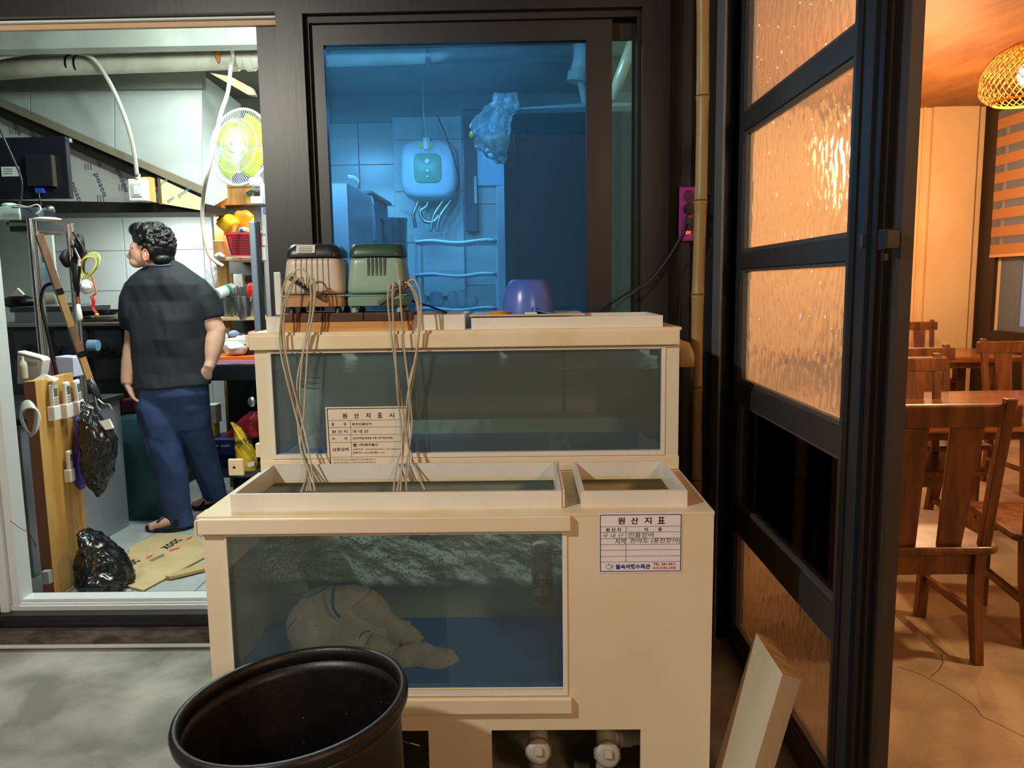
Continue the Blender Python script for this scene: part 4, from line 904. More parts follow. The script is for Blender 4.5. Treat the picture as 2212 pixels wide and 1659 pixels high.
FY = mat('film_yellow_lit', '#d8d4a4', .4)  # lit side of the film put into a yellowish colour
poly([(344, 386), (434, 428), (436, 455), (348, 440)], 4.84, .03).build('end_panel', FY, hood, bevel=.002)
poly([(340, 384), (345, 386), (349, 442), (343, 440)], 4.83, .02).build('end_trim', mat('brown_trim', '#5a4a35', .6), hood)
poly([(-60, 431), (445, 440), (445, 458), (-60, 462)], 4.93, .35).build('lower_rim', mat('hood_rim_black', '#0e0d0b', .6), hood)
LOGO = mat('film_print', '#4b5563', .5)
def posco(x, y, w, h, ang, Y=4.958, m=LOGO):
    a = R(ang); ex = Vector((math.cos(a), 0, math.sin(a))); ez = Vector((-math.sin(a), 0, math.cos(a)))
    text('film_lettering', 'posco', m, hood, U(x, y, Y)-Vector((0, .002, 0)), ex, ez, w, h, 'l', .015)
for x, y in ((205, 340), (215, 405), (262, 395), (164, 425), (30, 272), (70, 300)):
    posco(x-14, y-28, .15, .032, -72)
def stripes(x, y, Y=4.958):
    for k in range(3): 
        p = U(x+k*6, y, Y); MB().box(p.x-.002, p.x+.002, Y-.003, Y-.002, p.z-.02, p.z+.02).build('film_stripe', LOGO, hood)
for x, y in ((185, 360), (258, 405), (212, 428), (22, 283)): stripes(x, y)
for x, y, w in ((388, 428, .10), (350, 402, .05), (365, 440, .05)): posco(x, y, w, .022, 32, 4.838, mat('film_print_b', '#6e86a0', .5))
# ---- monitor seen from behind
mo = thing('monitor', 'black flat monitor seen from behind hanging under the hood', 'monitor', U(75, 430, 4.3))
bkc = qb(-30, 296, 147, 430, 4.30, .035).build('back_cover', mat('monitor_black', '#15171f', .35), mo, bevel=.006)
mbx = qb(56, 334, 112, 402, 4.27, .03).build('mount_box', mat('monitor_hump', '#1a1a20', .4), mo, bevel=.004)
qb(112, 334, 114, 402, 4.268, .03).build('mount_edge', mat('bronze_edge', '#4a3f33', .4), mbx)
qb(3, 360, 42, 381, 4.297, .004).build('rating_label', mat('pale_label', '#b9c9c6', .4), bkc)
for k in range(3): qb(7, 364+k*5, 27, 366+k*5, 4.296, .001).build('label_text_line', mat('faint_ink2', '#6c7a7a', .5), bkc)
qb(147, 298, 149, 306, 4.30, .03).build('corner_glint', STEEL, mo)
qb(75, 406, 93, 417, 4.275, .03).build('video_plug', mat('vga_blue', '#223f94', .4), mo, bevel=.003)
MB().tube(spline([U(84, 416, 4.28), U(86, 432, 4.27), U(88, 445, 4.26), U(80, 462, 4.25), U(72, 470, 4.25)]), .005, 8).build('video_cable', BLACKP, mo, smooth=True)
MB().tube(spline([U(-10, 240, 4.2), U(5, 290, 4.2), U(32, 350, 4.22), U(47, 390, 4.22), U(45, 430, 4.22), U(30, 460, 4.2), U(15, 485, 4.2)]), .006, 8).build('power_cable', mat('dark_cord', '#1d2428', .4), mo, smooth=True)
# ---- stainless rack at the left with things on it
ZC_ = U(270, 862, UZ(280, 1135, KF).y).z+.032
rk = thing('steel_rack', 'stainless tube rack with boxes on top at the left', 'rack', (U(110, 800, 3.95).x, 4.0, ZC_))
def post(x0, y0, x1, y1, Y, r, m=STEEL): 
    a, b = U(x0, y0, Y), U(x1, y1, Y); MB().tube([a, Vector((a.x, Y, ZC_))], r, 14).build('post', m, rk, smooth=True)
post(64, 472, 82, 810, 3.95, .016); post(77, 472, 92, 810, 3.99, .011)
post(146, 484, 160, 860, 4.15, .013); post(154, 482, 168, 860, 4.19, .011)
qb(20, 488, 60, 500, 4.0, .3).build('shelf_frame', STEELD, rk, bevel=.003)
MB().hexa([U(82, 478, 3.97), U(146, 486, 4.15), U(146, 502, 4.15), U(82, 497, 3.97)], [U(82, 478, 4.0), U(146, 486, 4.18), U(146, 502, 4.18), U(82, 497, 4.0)]).build('top_rail', STEEL, rk)
MB().hexa([U(20, 480, 3.95), U(66, 478, 3.95), U(150, 486, 4.3), U(90, 486, 4.3)], [U(20, 476, 3.95), U(66, 474, 3.95), U(150, 482, 4.3), U(90, 482, 4.3)]).build('top_shelf', STEELD, rk)
b1_ = thing('device_box', 'pale and dark electronic box with wires on top of the rack', 'device', U(60, 470, 4.05))
qb(-10, 446, 42, 476, 4.05, .15).build('front', mat('pale_teal', '#b7cbc6', .4), b1_, bevel=.004)
qb(42, 448, 84, 476, 4.06, .15).build('back', mat('slate_grey', '#4d525c', .5), b1_, bevel=.004)
dk = MB().hexa([U(84, 452, 4.1), U(120, 458, 4.1), U(122, 478, 4.1), U(84, 478, 4.1)], [U(84, 452, 4.3), U(118, 458, 4.3), U(120, 478, 4.3), U(84, 478, 4.3)]).build('dark_wing', mat('slate_dark', '#3a3d44', .5), b1_)
MB().tube(spline([U(20, 445, 4.03), U(40, 443, 4.03), U(60, 447, 4.03), U(80, 442, 4.03), U(88, 452, 4.03), U(78, 462, 4.03)]), .004, 6).build('wire', mat('pale_wire', '#cfcfc8', .4), b1_, smooth=True)
MB().tube(spline([U(25, 448, 4.02), U(55, 450, 4.02), U(70, 460, 4.02)]), .003, 6).build('wire', BLACKP, b1_, smooth=True)
MB().ell(U(107, 451, 4.15), (.025, .025, .018), 14, 8).build('chrome_knob', STEEL, b1_, smooth=2)
tag(MB().ell(U(100, 474, 4.0), (.075, .05, .012), 20, 8).build('cloth', WHITE, None, smooth=2), 'folded white cloth on the rack top rail', 'cloth')
tag(MB().ell(U(20, 443, 4.1), (.04, .03, .012), 14, 8).build('cup_lid', mat('mint_plastic', '#bfe6c8', .4), None, smooth=2), 'pale green rounded lid on top of the device box', 'lid')
# black bag hung on the rack post and its cords
bgn = thing('hanging_tools', 'cluster of dark straps and tools hanging on the rack post', 'tools', U(165, 540, 4.14))
MB().ell(U(172, 540, 4.13), (.035, .03, .08), 14, 10).ell(U(166, 590, 4.13), (.03, .03, .10), 14, 10).ell(U(140, 560, 4.13), (.025, .02, .05), 12, 8).bumpy(.02, 18, 1).build('dark_straps', mat('dark_leather', '#1a1512', .6), bgn, smooth=2)
MB().tube(spline([U(158, 502, 4.11), U(170, 520, 4.10), U(178, 535, 4.1), U(182, 546, 4.1)]), .007, 8).build('handle', BLACKP, bgn, smooth=True)
MB().tube(spline([U(156, 520, 4.1), U(161, 535, 4.1), U(172, 560, 4.1)]), .006, 8).build('chrome_tool', STEEL, bgn, smooth=True)
co = thing('coiled_hose', 'coil of green and yellow cord hanging from the rack', 'cord', U(190, 575, 4.08))
for k in range(7):
    c = U(188+k*1.5, 578-k*1.5, 4.06+.006*k); rx = .045+.004*math.sin(k*2)
    MB().tube([c+Vector((rx*math.cos(t)*.9+.02*math.sin(t), .01*math.sin(t*2), .055*math.sin(t))) for t in [2*math.pi*i/24 for i in range(25)]], .0055, 6).build('loop', mat('cord_green', '#39694a', .4) if k % 2 else mat('cord_yellow', '#c9b95a', .4), co, smooth=True)
MB().tube(spline([U(172, 560, 4.05), U(170, 590, 4.05), U(174, 625, 4.05)]), .009, 8).build('cord_tail', mat('cream_tail', '#cfc9ae', .5), co, smooth=True)
sc = tag(MB().ell(U(186, 620, 4.04), (.034, .03, .036), 24, 16).bumpy(.008, 60, 2, True).build('scouring_ball', mat('white_fluff', '#e4e8e8', .9), None, smooth=2), 'white fluffy scrubber ball hanging below the coiled cord', 'scrubber')
st_b = thing('brush_pole', 'dark tipped white brush hanging from the rack', 'brush', U(170, 650, 4.0))
MB().tube([U(172, 575, 4.03), U(168, 640, 4.03)], .008, 8).build('handle', BLACKP, st_b, smooth=True)
MB().tube([U(168, 640, 4.03), U(169, 658, 4.03)], .007, 8).build('ferrule', mat('copper_ferrule', '#b06a42', .4), st_b, smooth=True)
MB().tube([U(169, 657, 4.03), U(170, 672, 4.03), U(171, 688, 4.03), U(171, 693, 4.03)], [.008, .014, .018, .010], 10).build('bristles', WHITE, st_b, smooth=2)
rc = thing('red_cord_charm', 'red and orange twisted cord hanging by the scrubber ball', 'cord', U(203, 650, 4.03))
MB().tube(spline([U(199, 595, 4.03), U(203, 612, 4.03), U(207, 632, 4.03), U(200, 640, 4.03), U(201, 655, 4.03)]), .0055, 6).build('orange_cord', mat('orange_cord', '#e0702e', .5), rc, smooth=True)
MB().tube(spline([U(197, 640, 4.03), U(203, 650, 4.03), U(200, 665, 4.03), U(208, 676, 4.03)]), .0075, 6).build('red_cord', mat('red_cord', '#d8281f', .5), rc, smooth=True)
MB().ell(U(209, 680, 4.03), (.012, .008, .01), 10, 8).build('yellow_end', mat('yellow_end', '#e8b52a', .5), rc, smooth=2)
sb = thing('spray_bottle', 'clear spray bottle with blue trigger inside the rack', 'bottle', U(103, 658, 4.3))
mm = MB(); mm.loft([rrect(U(103, 600, 4.3).x, 4.3, w_, .035, .012, U(103, y, 4.3).z) for y, w_ in ((658, .058), (620, .055), (600, .048), (580, .036), (568, .016))])
mm.build('bottle_body', mat('clear_blue_plastic', '#9cc6dc', .25, alpha=.85), sb, smooth=2)
MB().loft([rrect(U(103, 600, 4.3).x, 4.3, w_-.001, .0355, .012, U(103, y, 4.3).z+.001) for y, w_ in ((658, .059), (632, .0575))]).build('label', mat('milk_label', '#cfd8b8', .5), sb, smooth=2)
qb(84, 545, 98, 568, 4.28, .04).build('trigger_head', mat('trigger_blue', '#1f74c8', .35), sb, bevel=.005)
poly([(82, 560), (88, 562), (84, 576), (80, 572)], 4.28, .015).build('trigger', mat('trigger_light', '#7fc4e8', .35), sb, bevel=.003)
mz = U(100, 660, 4.3).z
MB().box(U(20, 660, 4.1).x, U(165, 660, 4.2).x, 4.1, 4.55, mz-.03, mz-.002).build('middle_shelf', STEELD, rk, bevel=.003)
tag(qb(80, 505, 119, 662, 4.42, .02).build('clear_board', mat('pale_panel', '#c4c4b4', .4), None, bevel=.004), 'pale plastic board standing behind the spray bottle', 'board')
# ---- stove and counter in the back left
stv = thing('stove', 'black gas range with griddle top along the back wall', 'stove', (U(150, 800, 4.9).x, 5.2, KF))
BK = mat('stove_black', '#17181a', .4); BK2 = mat('stove_steel', '#3c3e40', .35, .6)
x0s, x1s = U(20, 700, 4.9).x, U(300, 700, 4.9).x; zt_ = U(150, 705, 4.9).z
MB().box(x0s-.3, x1s, 4.9, 5.8, KF+.08, zt_).build('body', BK, stv, bevel=.006)
MB().box(x0s-.3, x1s+.01, 4.86, 5.8, zt_, zt_+.02).build('top_plate', mat('stove_top', '#807d77', .3, .7), stv, bevel=.004)
MB().hexa([Vector((x0s+.3, 5.7, zt_+.02)), Vector((x1s, 5.7, zt_+.02)), Vector((x1s, 5.0, zt_+.02)), Vector((x0s+.3, 5.0, zt_+.02))], [Vector((x0s+.3, 5.7, zt_+.06)), Vector((x1s, 5.7, zt_+.06)), Vector((x1s, 5.0, zt_+.04)), Vector((x0s+.3, 5.0, zt_+.04))]).build('griddle', mat('griddle', '#3d3428', .35, .5), stv, bevel=.004)
for (a, b) in ((30, 105), (118, 188), (205, 262)):
    cpn = qb(a, 712, b, 765, 4.885, .02).build('control_panel', BK2, stv, bevel=.004)
    qb(a, 775, b, 820, 4.885, .02).build('oven_door', BK2, stv, bevel=.004)
for x, y in ((58, 752), (128, 756), (226, 752), (243, 758), (88, 752)):
    c = U(x, y, 4.87); MB().lathe([(0, 0), (.020, 0), (.022, .01), (.018, .03), (0, .03)], 16, Matrix.Translation(c) @ Matrix.Rotation(R(90), 4, 'X')).build('knob', BLACKP, cpn, smooth=True)
tag(MB().tube([U(192, 746, 4.8), U(212, 746, 4.8)], .035, 16).build('jar', mat('jar_blue', '#7fa7c4', .4), None, smooth=True), 'white and blue jar lying on its side at the stove front', 'jar')
pan = thing('frying_pan', 'black frying pan on the stove beside the worker', 'pan', U(190, 688, 5.0))
c = U(188, 688, 5.05)
MB().lathe([(0, 0), (.12, 0), (.15, .03), (.153, .03), (.123, -.004), (0, -.004)], 32, Matrix.Translation((c.x, 5.15, zt_+.065))).build('bowl', BLACKP, pan, smooth=True)
MB().box(c.x+.14, c.x+.34, 5.14, 5.16, zt_+.08, zt_+.092).build('handle', BLACKP, pan, bevel=.004)
ov = thing('black_case', 'black padded case with papers on the counter left of the rack', 'case', U(45, 655, 4.6))
MB().ell(U(42, 652, 4.6), (.10, .08, .04), 20, 10).build('case_body', BLACKP, ov, smooth=2)
poly([(22, 640), (36, 622), (50, 636), (46, 640)], 4.55, .02).build('paper', WHITE, ov)
tag(qb(110, 640, 135, 655, 5.05, .05).build('pink_tray', mat('pink_plastic', '#b14a72', .4), None, bevel=.004), 'small pink plastic tray behind the slanted broom handle', 'tray')
tag(qb(30, 655, 160, 700, 5.0, .2).build('prep_box', mat('grey_steel_box', '#6f7274', .4, .6), None, bevel=.006), 'grey steel box on the stove behind the rack', 'box')
# black hose
tag(MB().tube(spline([U(114, 612, 3.9), U(98, 618, 3.9), U(89, 640, 3.9), U(91, 670, 3.9), U(103, 720, 3.9), U(113, 770, 3.9), U(122, 810, 3.9), U(128, 850, 3.9)]), .0085, 8).build('rubber_hose', BLACKP, None, smooth=2), 'black rubber hose looping behind the slanted wooden handle', 'hose')
# slanted broom handle
br = thing('wooden_broom', 'brown taped wooden pole with black hook end leaning in the doorway', 'pole', U(215, 880, 3.72))
a, b = U(84, 506, 3.62), U(193, 818, 3.78)
def on(t): return a.lerp(b, t)
WB = mat('pole_wood', '#84654a', .6, col2='#6a4a33', scale=5, stretch=(6, 6, 1)); WBL = mat('pole_wood_pale', '#b08a56', .6)
segs = [(0, .36, WB), (.36, .40, BLACKP), (.40, .62, WBL), (.62, .80, WB), (.80, .84, BLACKP), (.84, 1, WBL)]
for t0_, t1_, m in segs: MB().tube([on(t0_), on(t1_)], .021 if m is not BLACKP else .0225, 4).build('pole_section' if m is not BLACKP else 'tape_band', m, br)
MB().tube([b, U(206, 845, 3.79), U(214, 872, 3.8)], .018, 10).build('black_socket', mat('duct_tape', '#2a2d33', .3), br, smooth=2)
MB().tube(spline([U(212, 862, 3.78), U(224, 872, 3.78), U(236, 874, 3.78), U(242, 884, 3.78)]), .004, 6).build('metal_hook', STEEL, br, smooth=True)
MB().tube(spline([U(206, 855, 3.78), U(210, 876, 3.78), U(217, 886, 3.78)]), .004, 6).build('metal_hook', STEEL, br, smooth=True)
# ---- plywood panel with remotes at the left jamb
xl_, xr_ = -2.165, -2.045
pz1 = U(110, 816, 3.5).z
pw = thing('plywood_partition', 'upright yellowish plywood end panel carrying the remote controls', 'panel', (-2.1, 3.55, KF))
c0, c1, c2, c3 = (UZ(98, 1293, KF), UZ(120, 1293, KF), UZ(186, 1291, KF), UZ(160, 1286, KF))
f0, f1, f2 = Vector((U(92, 1250, 3.36).x, 3.36, KF)), Vector((U(118, 1293, 3.38).x, 3.385, KF)), Vector((U(186, 1250, 3.66).x, 3.70, KF))
f3 = f2+(f0-f1)
tops = [U(44, 828, 3.36).z]
zz = pz1
quad = [f0, f1, f2, f3]
WPLY = mat('plywood', '#d3a85f', .5, col2='#c18c3e', scale=5, stretch=(5, 5, .45), bump=.05, bscale=30, contrast=(.35, .6))
MB().hexa(quad, [Vector((p.x, p.y, zz)) for p in quad]).build('panel_body', WPLY, pw, bevel=.002)
nrm = (f1-f0).normalized(); fo = Vector((0, -.002, 0))
MB().hexa([f0+fo, f1+fo, f1+fo*2, f0+fo*2], [Vector((p.x, p.y, zz-.002)) for p in (f0+fo, f1+fo, f1+fo*2, f0+fo*2)]).build('edge_strip', mat('brown_edge', '#5d3419', .55), pw)
sd = (f2-f1).normalized(); sn = Vector((sd.y, -sd.x, 0))
def sidept(t, z): p = f1+(f2-f1)*t; return Vector((p.x, p.y, z))+sn*.001
def hit(x, y):  # where a photo direction meets the plywood's long face
    d = ray(x, y); k = (f1-CAM).dot(sn)/d.dot(sn); return CAM+d*k
REM = mat('remote_white', '#e2e0d8', .35); LCD = mat('lcd_grey', '#5d6b68', .25); KEY = mat('key_grey', '#8d8f8c', .5)
def remote(x, y0, y1, label, name='remote_control', w=.046, holder=True, tilt=0):
    c = (hit(x, y0)+hit(x, y1))/2; h = hit(x, y0).z-hit(x, y1).z
    ry = math.atan2(sd.y, sd.x); Mx = Matrix.Translation(c+sn*.022) @ Matrix.Rotation(ry, 4, 'Z') @ Matrix.Rotation(R(tilt), 4, 'Y')
    r_ = thing(name, label, 'remote', tuple(c))
    def B(a, b, e, f_, g, hh, nm, m, bv=.003, par=r_): return MB().box(a, b, e, f_, g, hh, Mx).build(nm, m, par, bevel=bv)
    rb_0 = B(-w/2, w/2, -.011, .009, -h/2, h/2, 'body', REM, .008)
    B(-w*.3, w*.3, -.0125, -.0108, h*.14, h*.38, 'display', LCD, .001, rb_0)
    for i in range(3):
        for k in range(4): B(-w*.3+i*w*.22, -w*.3+i*w*.22+w*.14, -.0125, -.0108, h*.05-k*h*.075, h*.05-k*h*.075+h*.04, 'key', KEY, 0, rb_0)
    if holder:
        hl = thing('remote_holder', 'white wall cradle holding '+label.replace('white remote control', 'the remote'), 'holder', tuple(c))
        MB().box(-w*.62, w*.62, -.014, .021, -h*.56, -h*.12, Mx).build('cradle', WHITE, hl, bevel=.006)
    return r_
remote(106, 829, 905, 'white remote control leftmost of three on the plywood')
remote(134, 824, 900, 'white remote control middle of three on the plywood')
remote(158, 819, 893, 'white remote control rightmost of three on the plywood', tilt=-6)
remote(140, 972, 1038, 'slim white remote control alone lower on the plywood', w=.034)
for x, y in ((152, 975), (164, 1127), (177, 1280), (154, 838)): 
    p = hit(x, y); MB().ell(p, (.0035, .0035, .0035), 8, 5).build('screw_head', mat('screw_dark', '#3a2a18', .5), pw, smooth=2)
# things on top of the plywood
cr2 = thing('card_terminal', 'white card terminal resting on top of the plywood', 'device', U(65, 820, 3.6))
poly([(36, 758), (88, 772), (94, 778), (86, 826), (36, 830)], 3.60, .06).build('housing', WHITE, cr2, bevel=.006)
poly([(60, 780), (82, 781), (80, 792), (60, 790)], 3.597, .004).build('label', mat('grey_label', '#b8bcbf', .5), cr2)
MB().tube([U(36, 765, 3.596), U(90, 778, 3.596)], .0015, 6).build('seam', BLACKP, cr2)
bt = thing('small_bottle', 'small clear bottle in front of the white card terminal', 'bottle', (U(50, 826, 3.5).x, 3.5, zz))
q = U(50, 800, 3.5)
MB().lathe([(0, 0), (.018, 0), (.019, .05), (.017, .07), (.008, .08), (.008, .10), (0, .10)], 18, Matrix.Translation((q.x, 3.5, zz))).build('bottle_body', mat('beige_bottle', '#c9c0a8', .3, alpha=.9), bt, smooth=True)
pf = [U(70, 822, 3.56), U(95, 808, 3.56), U(128, 818, 3.5), U(118, 824, 3.45)]
tag(MB().hexa([p+Vector((0, 0, .002)) for p in pf], [p-Vector((0, 0, .004)) for p in pf]).build('paper_sheet', WHITE, None), 'curled white paper sheet on top of the plywood', 'paper')
tag(poly([(118, 770), (158, 772), (160, 815), (128, 815)], 3.9, .1).build('white_bin', mat('lilac_white', '#c9cbe0', .4), None, bevel=.004), 'white plastic container behind the remotes', 'container')
tag(qb(98, 780, 118, 815, 4.0, .08).build('red_box', mat('dull_red', '#8d4a50', .5), None, bevel=.004), 'dull red box between the rack post and the white container', 'box')
# coiled white cable hanging at the jamb
cw = thing('coiled_cable', 'coil of grey cable hanging left of the plywood', 'cable', U(62, 905, 3.34))
for k in range(6):
    c = U(62+k*.8, 904+k, 3.325-.006*k)
    MB().tube([c+Vector(((.030+.002*k)*math.cos(t), .01*math.sin(2*t), (.078-.004*k)*math.sin(t))) for t in [2*math.pi*i/28 for i in range(29)]], .005, 6).build('loop', mat('cable_grey', '#b9bab4', .4), cw, smooth=True)
tag(MB().box(U(90, 1240, 3.33).x, U(106, 1240, 3.33).x, 3.325, 3.355, U(98, 1262, 3.33).z, U(98, 1234, 3.33).z).build('outlet_box', mat('clear_grey_plastic', '#a9adaf', .25), None, bevel=.003), 'small grey socket box at the foot of the brown panel edge', 'socket')
tag(MB().tube(spline([U(22, 1125, 3.0), U(42, 1140, 3.0), U(60, 1150, 3.0), U(70, 1165, 3.0), U(78, 1182, 3.0)]), .0016, 6).build('black_thread', BLACKP, None, smooth=True), 'thin black wire dangling from the left door jamb', 'wire')
# ---- grey steel cabinet side and bags
g0, g1 = UZ(192, 1182, KF+.0), UZ(280, 1135, KF)
cab = thing('steel_cabinet', 'light grey steel cabinet behind the plywood and bin bags', 'cabinet', (g0.x-.3, 4.3, KF))
zt2 = U(270, 862, g1.y).z
GST = mat('grey_steel_panel', '#8f949b', .35, .3, col2='#9da2a8', scale=3)
MB().hexa([Vector((g0.x-.7, g0.y-.45, KF)), Vector((g0.x-.02, g0.y-.45, KF)), Vector((g1.x, g1.y, KF)), Vector((g1.x-.7, g1.y, KF))], [Vector((g0.x-.7, g0.y-.45, zt2)), Vector((g0.x-.02, g0.y-.45, zt2)), Vector((g1.x, g1.y, zt2)), Vector((g1.x-.7, g1.y, zt2))]).build('cabinet_body', GST, cab, bevel=.004)
MB().hexa([Vector((g0.x-.7, g0.y-.47, zt2)), Vector((g0.x+.0, g0.y-.47, zt2)), Vector((g1.x+.02, g1.y+.02, zt2)), Vector((g1.x-.7, g1.y+.02, zt2))], [Vector((g0.x-.7, g0.y-.47, zt2+.03)), Vector((g0.x+.0, g0.y-.47, zt2+.03)), Vector((g1.x+.02, g1.y+.02, zt2+.03)), Vector((g1.x-.7, g1.y+.02, zt2+.03))]).build('cabinet_top', mat('dark_top', '#2a2a2d', .4), cab, bevel=.004)
BAG = mat('black_bag_film', '#131417', .22, spec=.7, bump=.25, bscale=14)
def bag(name, label, outline, Y, d, m, amp, freq, seed, n=72, cat='bag', rm=.01):
    b_ = MB(); rings = []; O = []
    for q0, q1 in zip(outline, outline[1:]):
        for k in range(7): O.append([q0[i]+(q1[i]-q0[i])*k/7 for i in range(4)])
    O.append(list(outline[-1]))
    for (xl, y, xr, k) in O:
        a, b = U(xl, y, Y), U(xr, y, Y); c = (a+b)/2; hw = (b.x-a.x)/2; dd = d*k
        rings.append([c+Vector((hw*math.cos(t), dd*math.sin(t), 0)) for t in [2*math.pi*i/n for i in range(n)]])
    b_.loft(rings)
    def ridge(v, f, sd): return 1-2*abs(noise.noise(Vector((v.x*f, v.y*f, v.z*f*.7+sd))))
    for ring in range(len(rings)):
        c = sum((b_.v[ring*n+i] for i in range(n)), Vector())/n
        for i in range(n):
            v = b_.v[ring*n+i]; dr = v-c; w_ = ridge(v, freq, seed)*.5+ridge(v, freq*2.3, seed+5)*.3+ridge(v, freq*5, seed+9)*.13-.45
            if dr.length > 1e-4: b_.v[ring*n+i] = v+dr.normalized()*amp*w_+Vector((0, 0, amp*.4*noise.noise(v*freq*1.5)))
    return tag(b_.build(name, m, None, smooth=2), label, cat)
bag('bin_bag', 'black plastic bag hanging open on the steel cabinet', [(179, 868, 190, .3), (176, 885, 202, .5), (172, 905, 216, .7), (172, 925, 236, .8), (173, 950, 250, .9), (176, 985, 248, 1), (182, 1020, 244, .9), (192, 1045, 230, .7), (206, 1064, 222, .4), (212, 1072, 216, .1)], 3.62, .07, BAG, .022, 22, 3)
tag(poly([(212, 912), (236, 906), (240, 925), (226, 930)], 3.58, .015).bumpy(.01, 30).build('tissue', WHITE, None), 'crumpled white tissue sticking out of the hanging black bag', 'tissue')
bag('blue_bag', 'blue plastic bag hanging right beside the plywood edge', [(164, 900, 178, .5), (164, 940, 188, .8), (164, 975, 194, 1), (164, 1010, 196, 1), (166, 1040, 192, .8), (170, 1056, 182, .3)], 3.66, .05, mat('blue_bag_film', '#3b2f9a', .3, bump=.3, bscale=20), .012, 30, 5)
bag('bin_bag', 'knotted glossy black bin bag standing on the kitchen floor', [(178, 1146, 188, .3), (176, 1160, 206, .5), (175, 1180, 232, .75), (175, 1205, 256, .95), (176, 1225, 270, 1.05), (178, 1245, 280, 1.1), (182, 1262, 276, 1), (190, 1276, 262, .8), (205, 1283, 240, .5)], 3.50, .12, BAG, .045, 13, 9)
# cardboard on the floor
CB = mat('cardboard', '#c9b183', .75, col2='#bda474', scale=6)
cbt = thing('cardboard_sheet', 'flattened cardboard box lying on the kitchen floor', 'cardboard', UZ(350, 1200, KF))
pts = [UZ(x, y, KF+.012) for x, y in ((262, 1262), (310, 1274), (441, 1203), (441, 1165), (420, 1156), (345, 1151), (282, 1180))]
MB().hexa(pts, [p-Vector((0, 0, .008)) for p in pts]).build('sheet', CB, cbt, bevel=.001)
pts = [UZ(x, y, KF+.006) for x, y in ((265, 1264), (308, 1277), (318, 1270), (270, 1256))]
MB().hexa(pts, [p-Vector((0, 0, .004)) for p in pts]).build('under_layer', mat('cardboard_dark', '#8f7850', .8), cbt)
pts = [UZ(x, y, KF+.012) for x, y in ((358, 1248), (400, 1232), (443, 1218), (443, 1232), (400, 1243), (368, 1250))]
MB().hexa([p+Vector((0, 0, .01)) for p in pts], [p-Vector((0, 0, .004)) for p in pts]).build('torn_flap', mat('cardboard_brown', '#b59a68', .8), cbt)
def ftext(s, x, y, x2, y2, h, m): 
    a_, b_ = UZ(x, y, KF+.0125), UZ(x2, y2, KF+.0125); ex = (b_-a_); ez = Vector((-ex.y, ex.x, 0)).normalized()
    text('print', s, m, cbt, a_, ex, ez, ex.length, h, 'l', .02, italic=.3)
ftext('xooc', 272, 1232, 305, 1211, .055, INK); ftext('xooc', 362, 1187, 395, 1166, .055, INK)
RD = mat('print_red', '#c9584a', .7)
for (x, y, w_) in ((322, 1203, 14), (376, 1187, 22), (408, 1163, 12)):
    c = [UZ(x-w_/2, y+5, KF+.013), UZ(x+w_/2, y-1, KF+.013), UZ(x+w_/2+2, y-6, KF+.013), UZ(x-w_/2+2, y, KF+.013)]
    MB().add(c, [(0, 1, 2, 3)]).build('red_print', RD, cbt)
c = [UZ(*q, KF+.013) for q in ((322, 1210), (352, 1196), (357, 1200), (328, 1213))]
MB().add(c, [(0, 1, 2, 3)]).build('stamp_block', mat('stamp_grey', '#7d735c', .7), cbt)
# teal bin behind the worker
tag(MB().loft([rrect(U(318, 1000, 4.7).x, 4.70, .13, .12, .03, KF), rrect(U(318, 1000, 4.7).x, 4.70, .16, .145, .03, U(322, 905, 4.6).z)]).build('teal_bin', mat('teal_plastic', '#27585e', .4), None, smooth=2), 'dark teal plastic bin behind the worker legs', 'bin')
tag(qb(262, 862, 292, 893, 4.8, .1).build('maroon_cloth', mat('maroon_cloth', '#6a1838', .8), None, bevel=.012), 'dark maroon cloth hanging behind the hand of the worker', 'cloth')
# ---- counter to the right of the worker
ct = thing('steel_counter', 'dark steel counter with an open shelf below, right of the worker', 'counter', (U(500, 900, 4.95).x, 5.2, KF))
cz = U(500, 786, 4.9).z; cx0, cx1_ = U(440, 800, 4.9).x, U(632, 800, 4.9).x
MB().box(cx0, cx1_, 4.9, 5.29, cz-.012, cz).build('worktop', STEELD, ct, bevel=.003)
MB().box(cx0, cx1_, 4.9, 4.93, U(500, 822, 4.9).z, cz-.012).build('apron', mat('apron_dark', '#26292b', .4, .5), ct, bevel=.003)
MB().box(cx0, cx1_, 4.94, 5.28, U(500, 1035, 4.9).z, U(500, 1018, 4.9).z).build('lower_shelf', STEELD, ct, bevel=.003)
MB().box(cx0, cx1_, 5.27, 5.29, KF, cz-.01).build('back_sheet', mat('back_dark', '#141617', .6), ct)
for x in (448, 640): 
    c = U(x, 900, 4.96); MB().tube([Vector((c.x, 4.97, KF)), Vector((c.x, 4.97, cz-.02))], .018, 12).build('leg', STEELD, ct, smooth=True)
tag(qb(452, 770, 560, 778, 4.93, .45).build('cutting_board', mat('orange_board', '#f07a33', .4), None, bevel=.003), 'orange cutting board on top of the pink one', 'cutting board')
tag(qb(452, 778.5, 560, 786, 4.92, .45).build('cutting_board', mat('pink_board', '#dc8fb4', .4), None, bevel=.003), 'pink cutting board under the orange one', 'cutting board')
def lump(name, label, x, y, Y, rx, ry, rz, m, cat, amp=.015, fq=25, seed=1): return tag(MB().ell(U(x, y, Y), (rx, ry, rz), 22, 14).bumpy(amp, fq, seed).build(name, m, None, smooth=2), label, cat)
lump('plastic_bag', 'crumpled white plastic bag of food on the cutting boards', 508, 752, 5.0, .075, .06, .045, mat('white_film', '#e6e9ea', .3), 'bag', .02, 22, 2)
lump('plastic_bag', 'pale yellow bag beside the elbow of the worker', 470, 752, 5.05, .035, .04, .05, mat('yellow_film', '#d5d896', .4), 'bag')
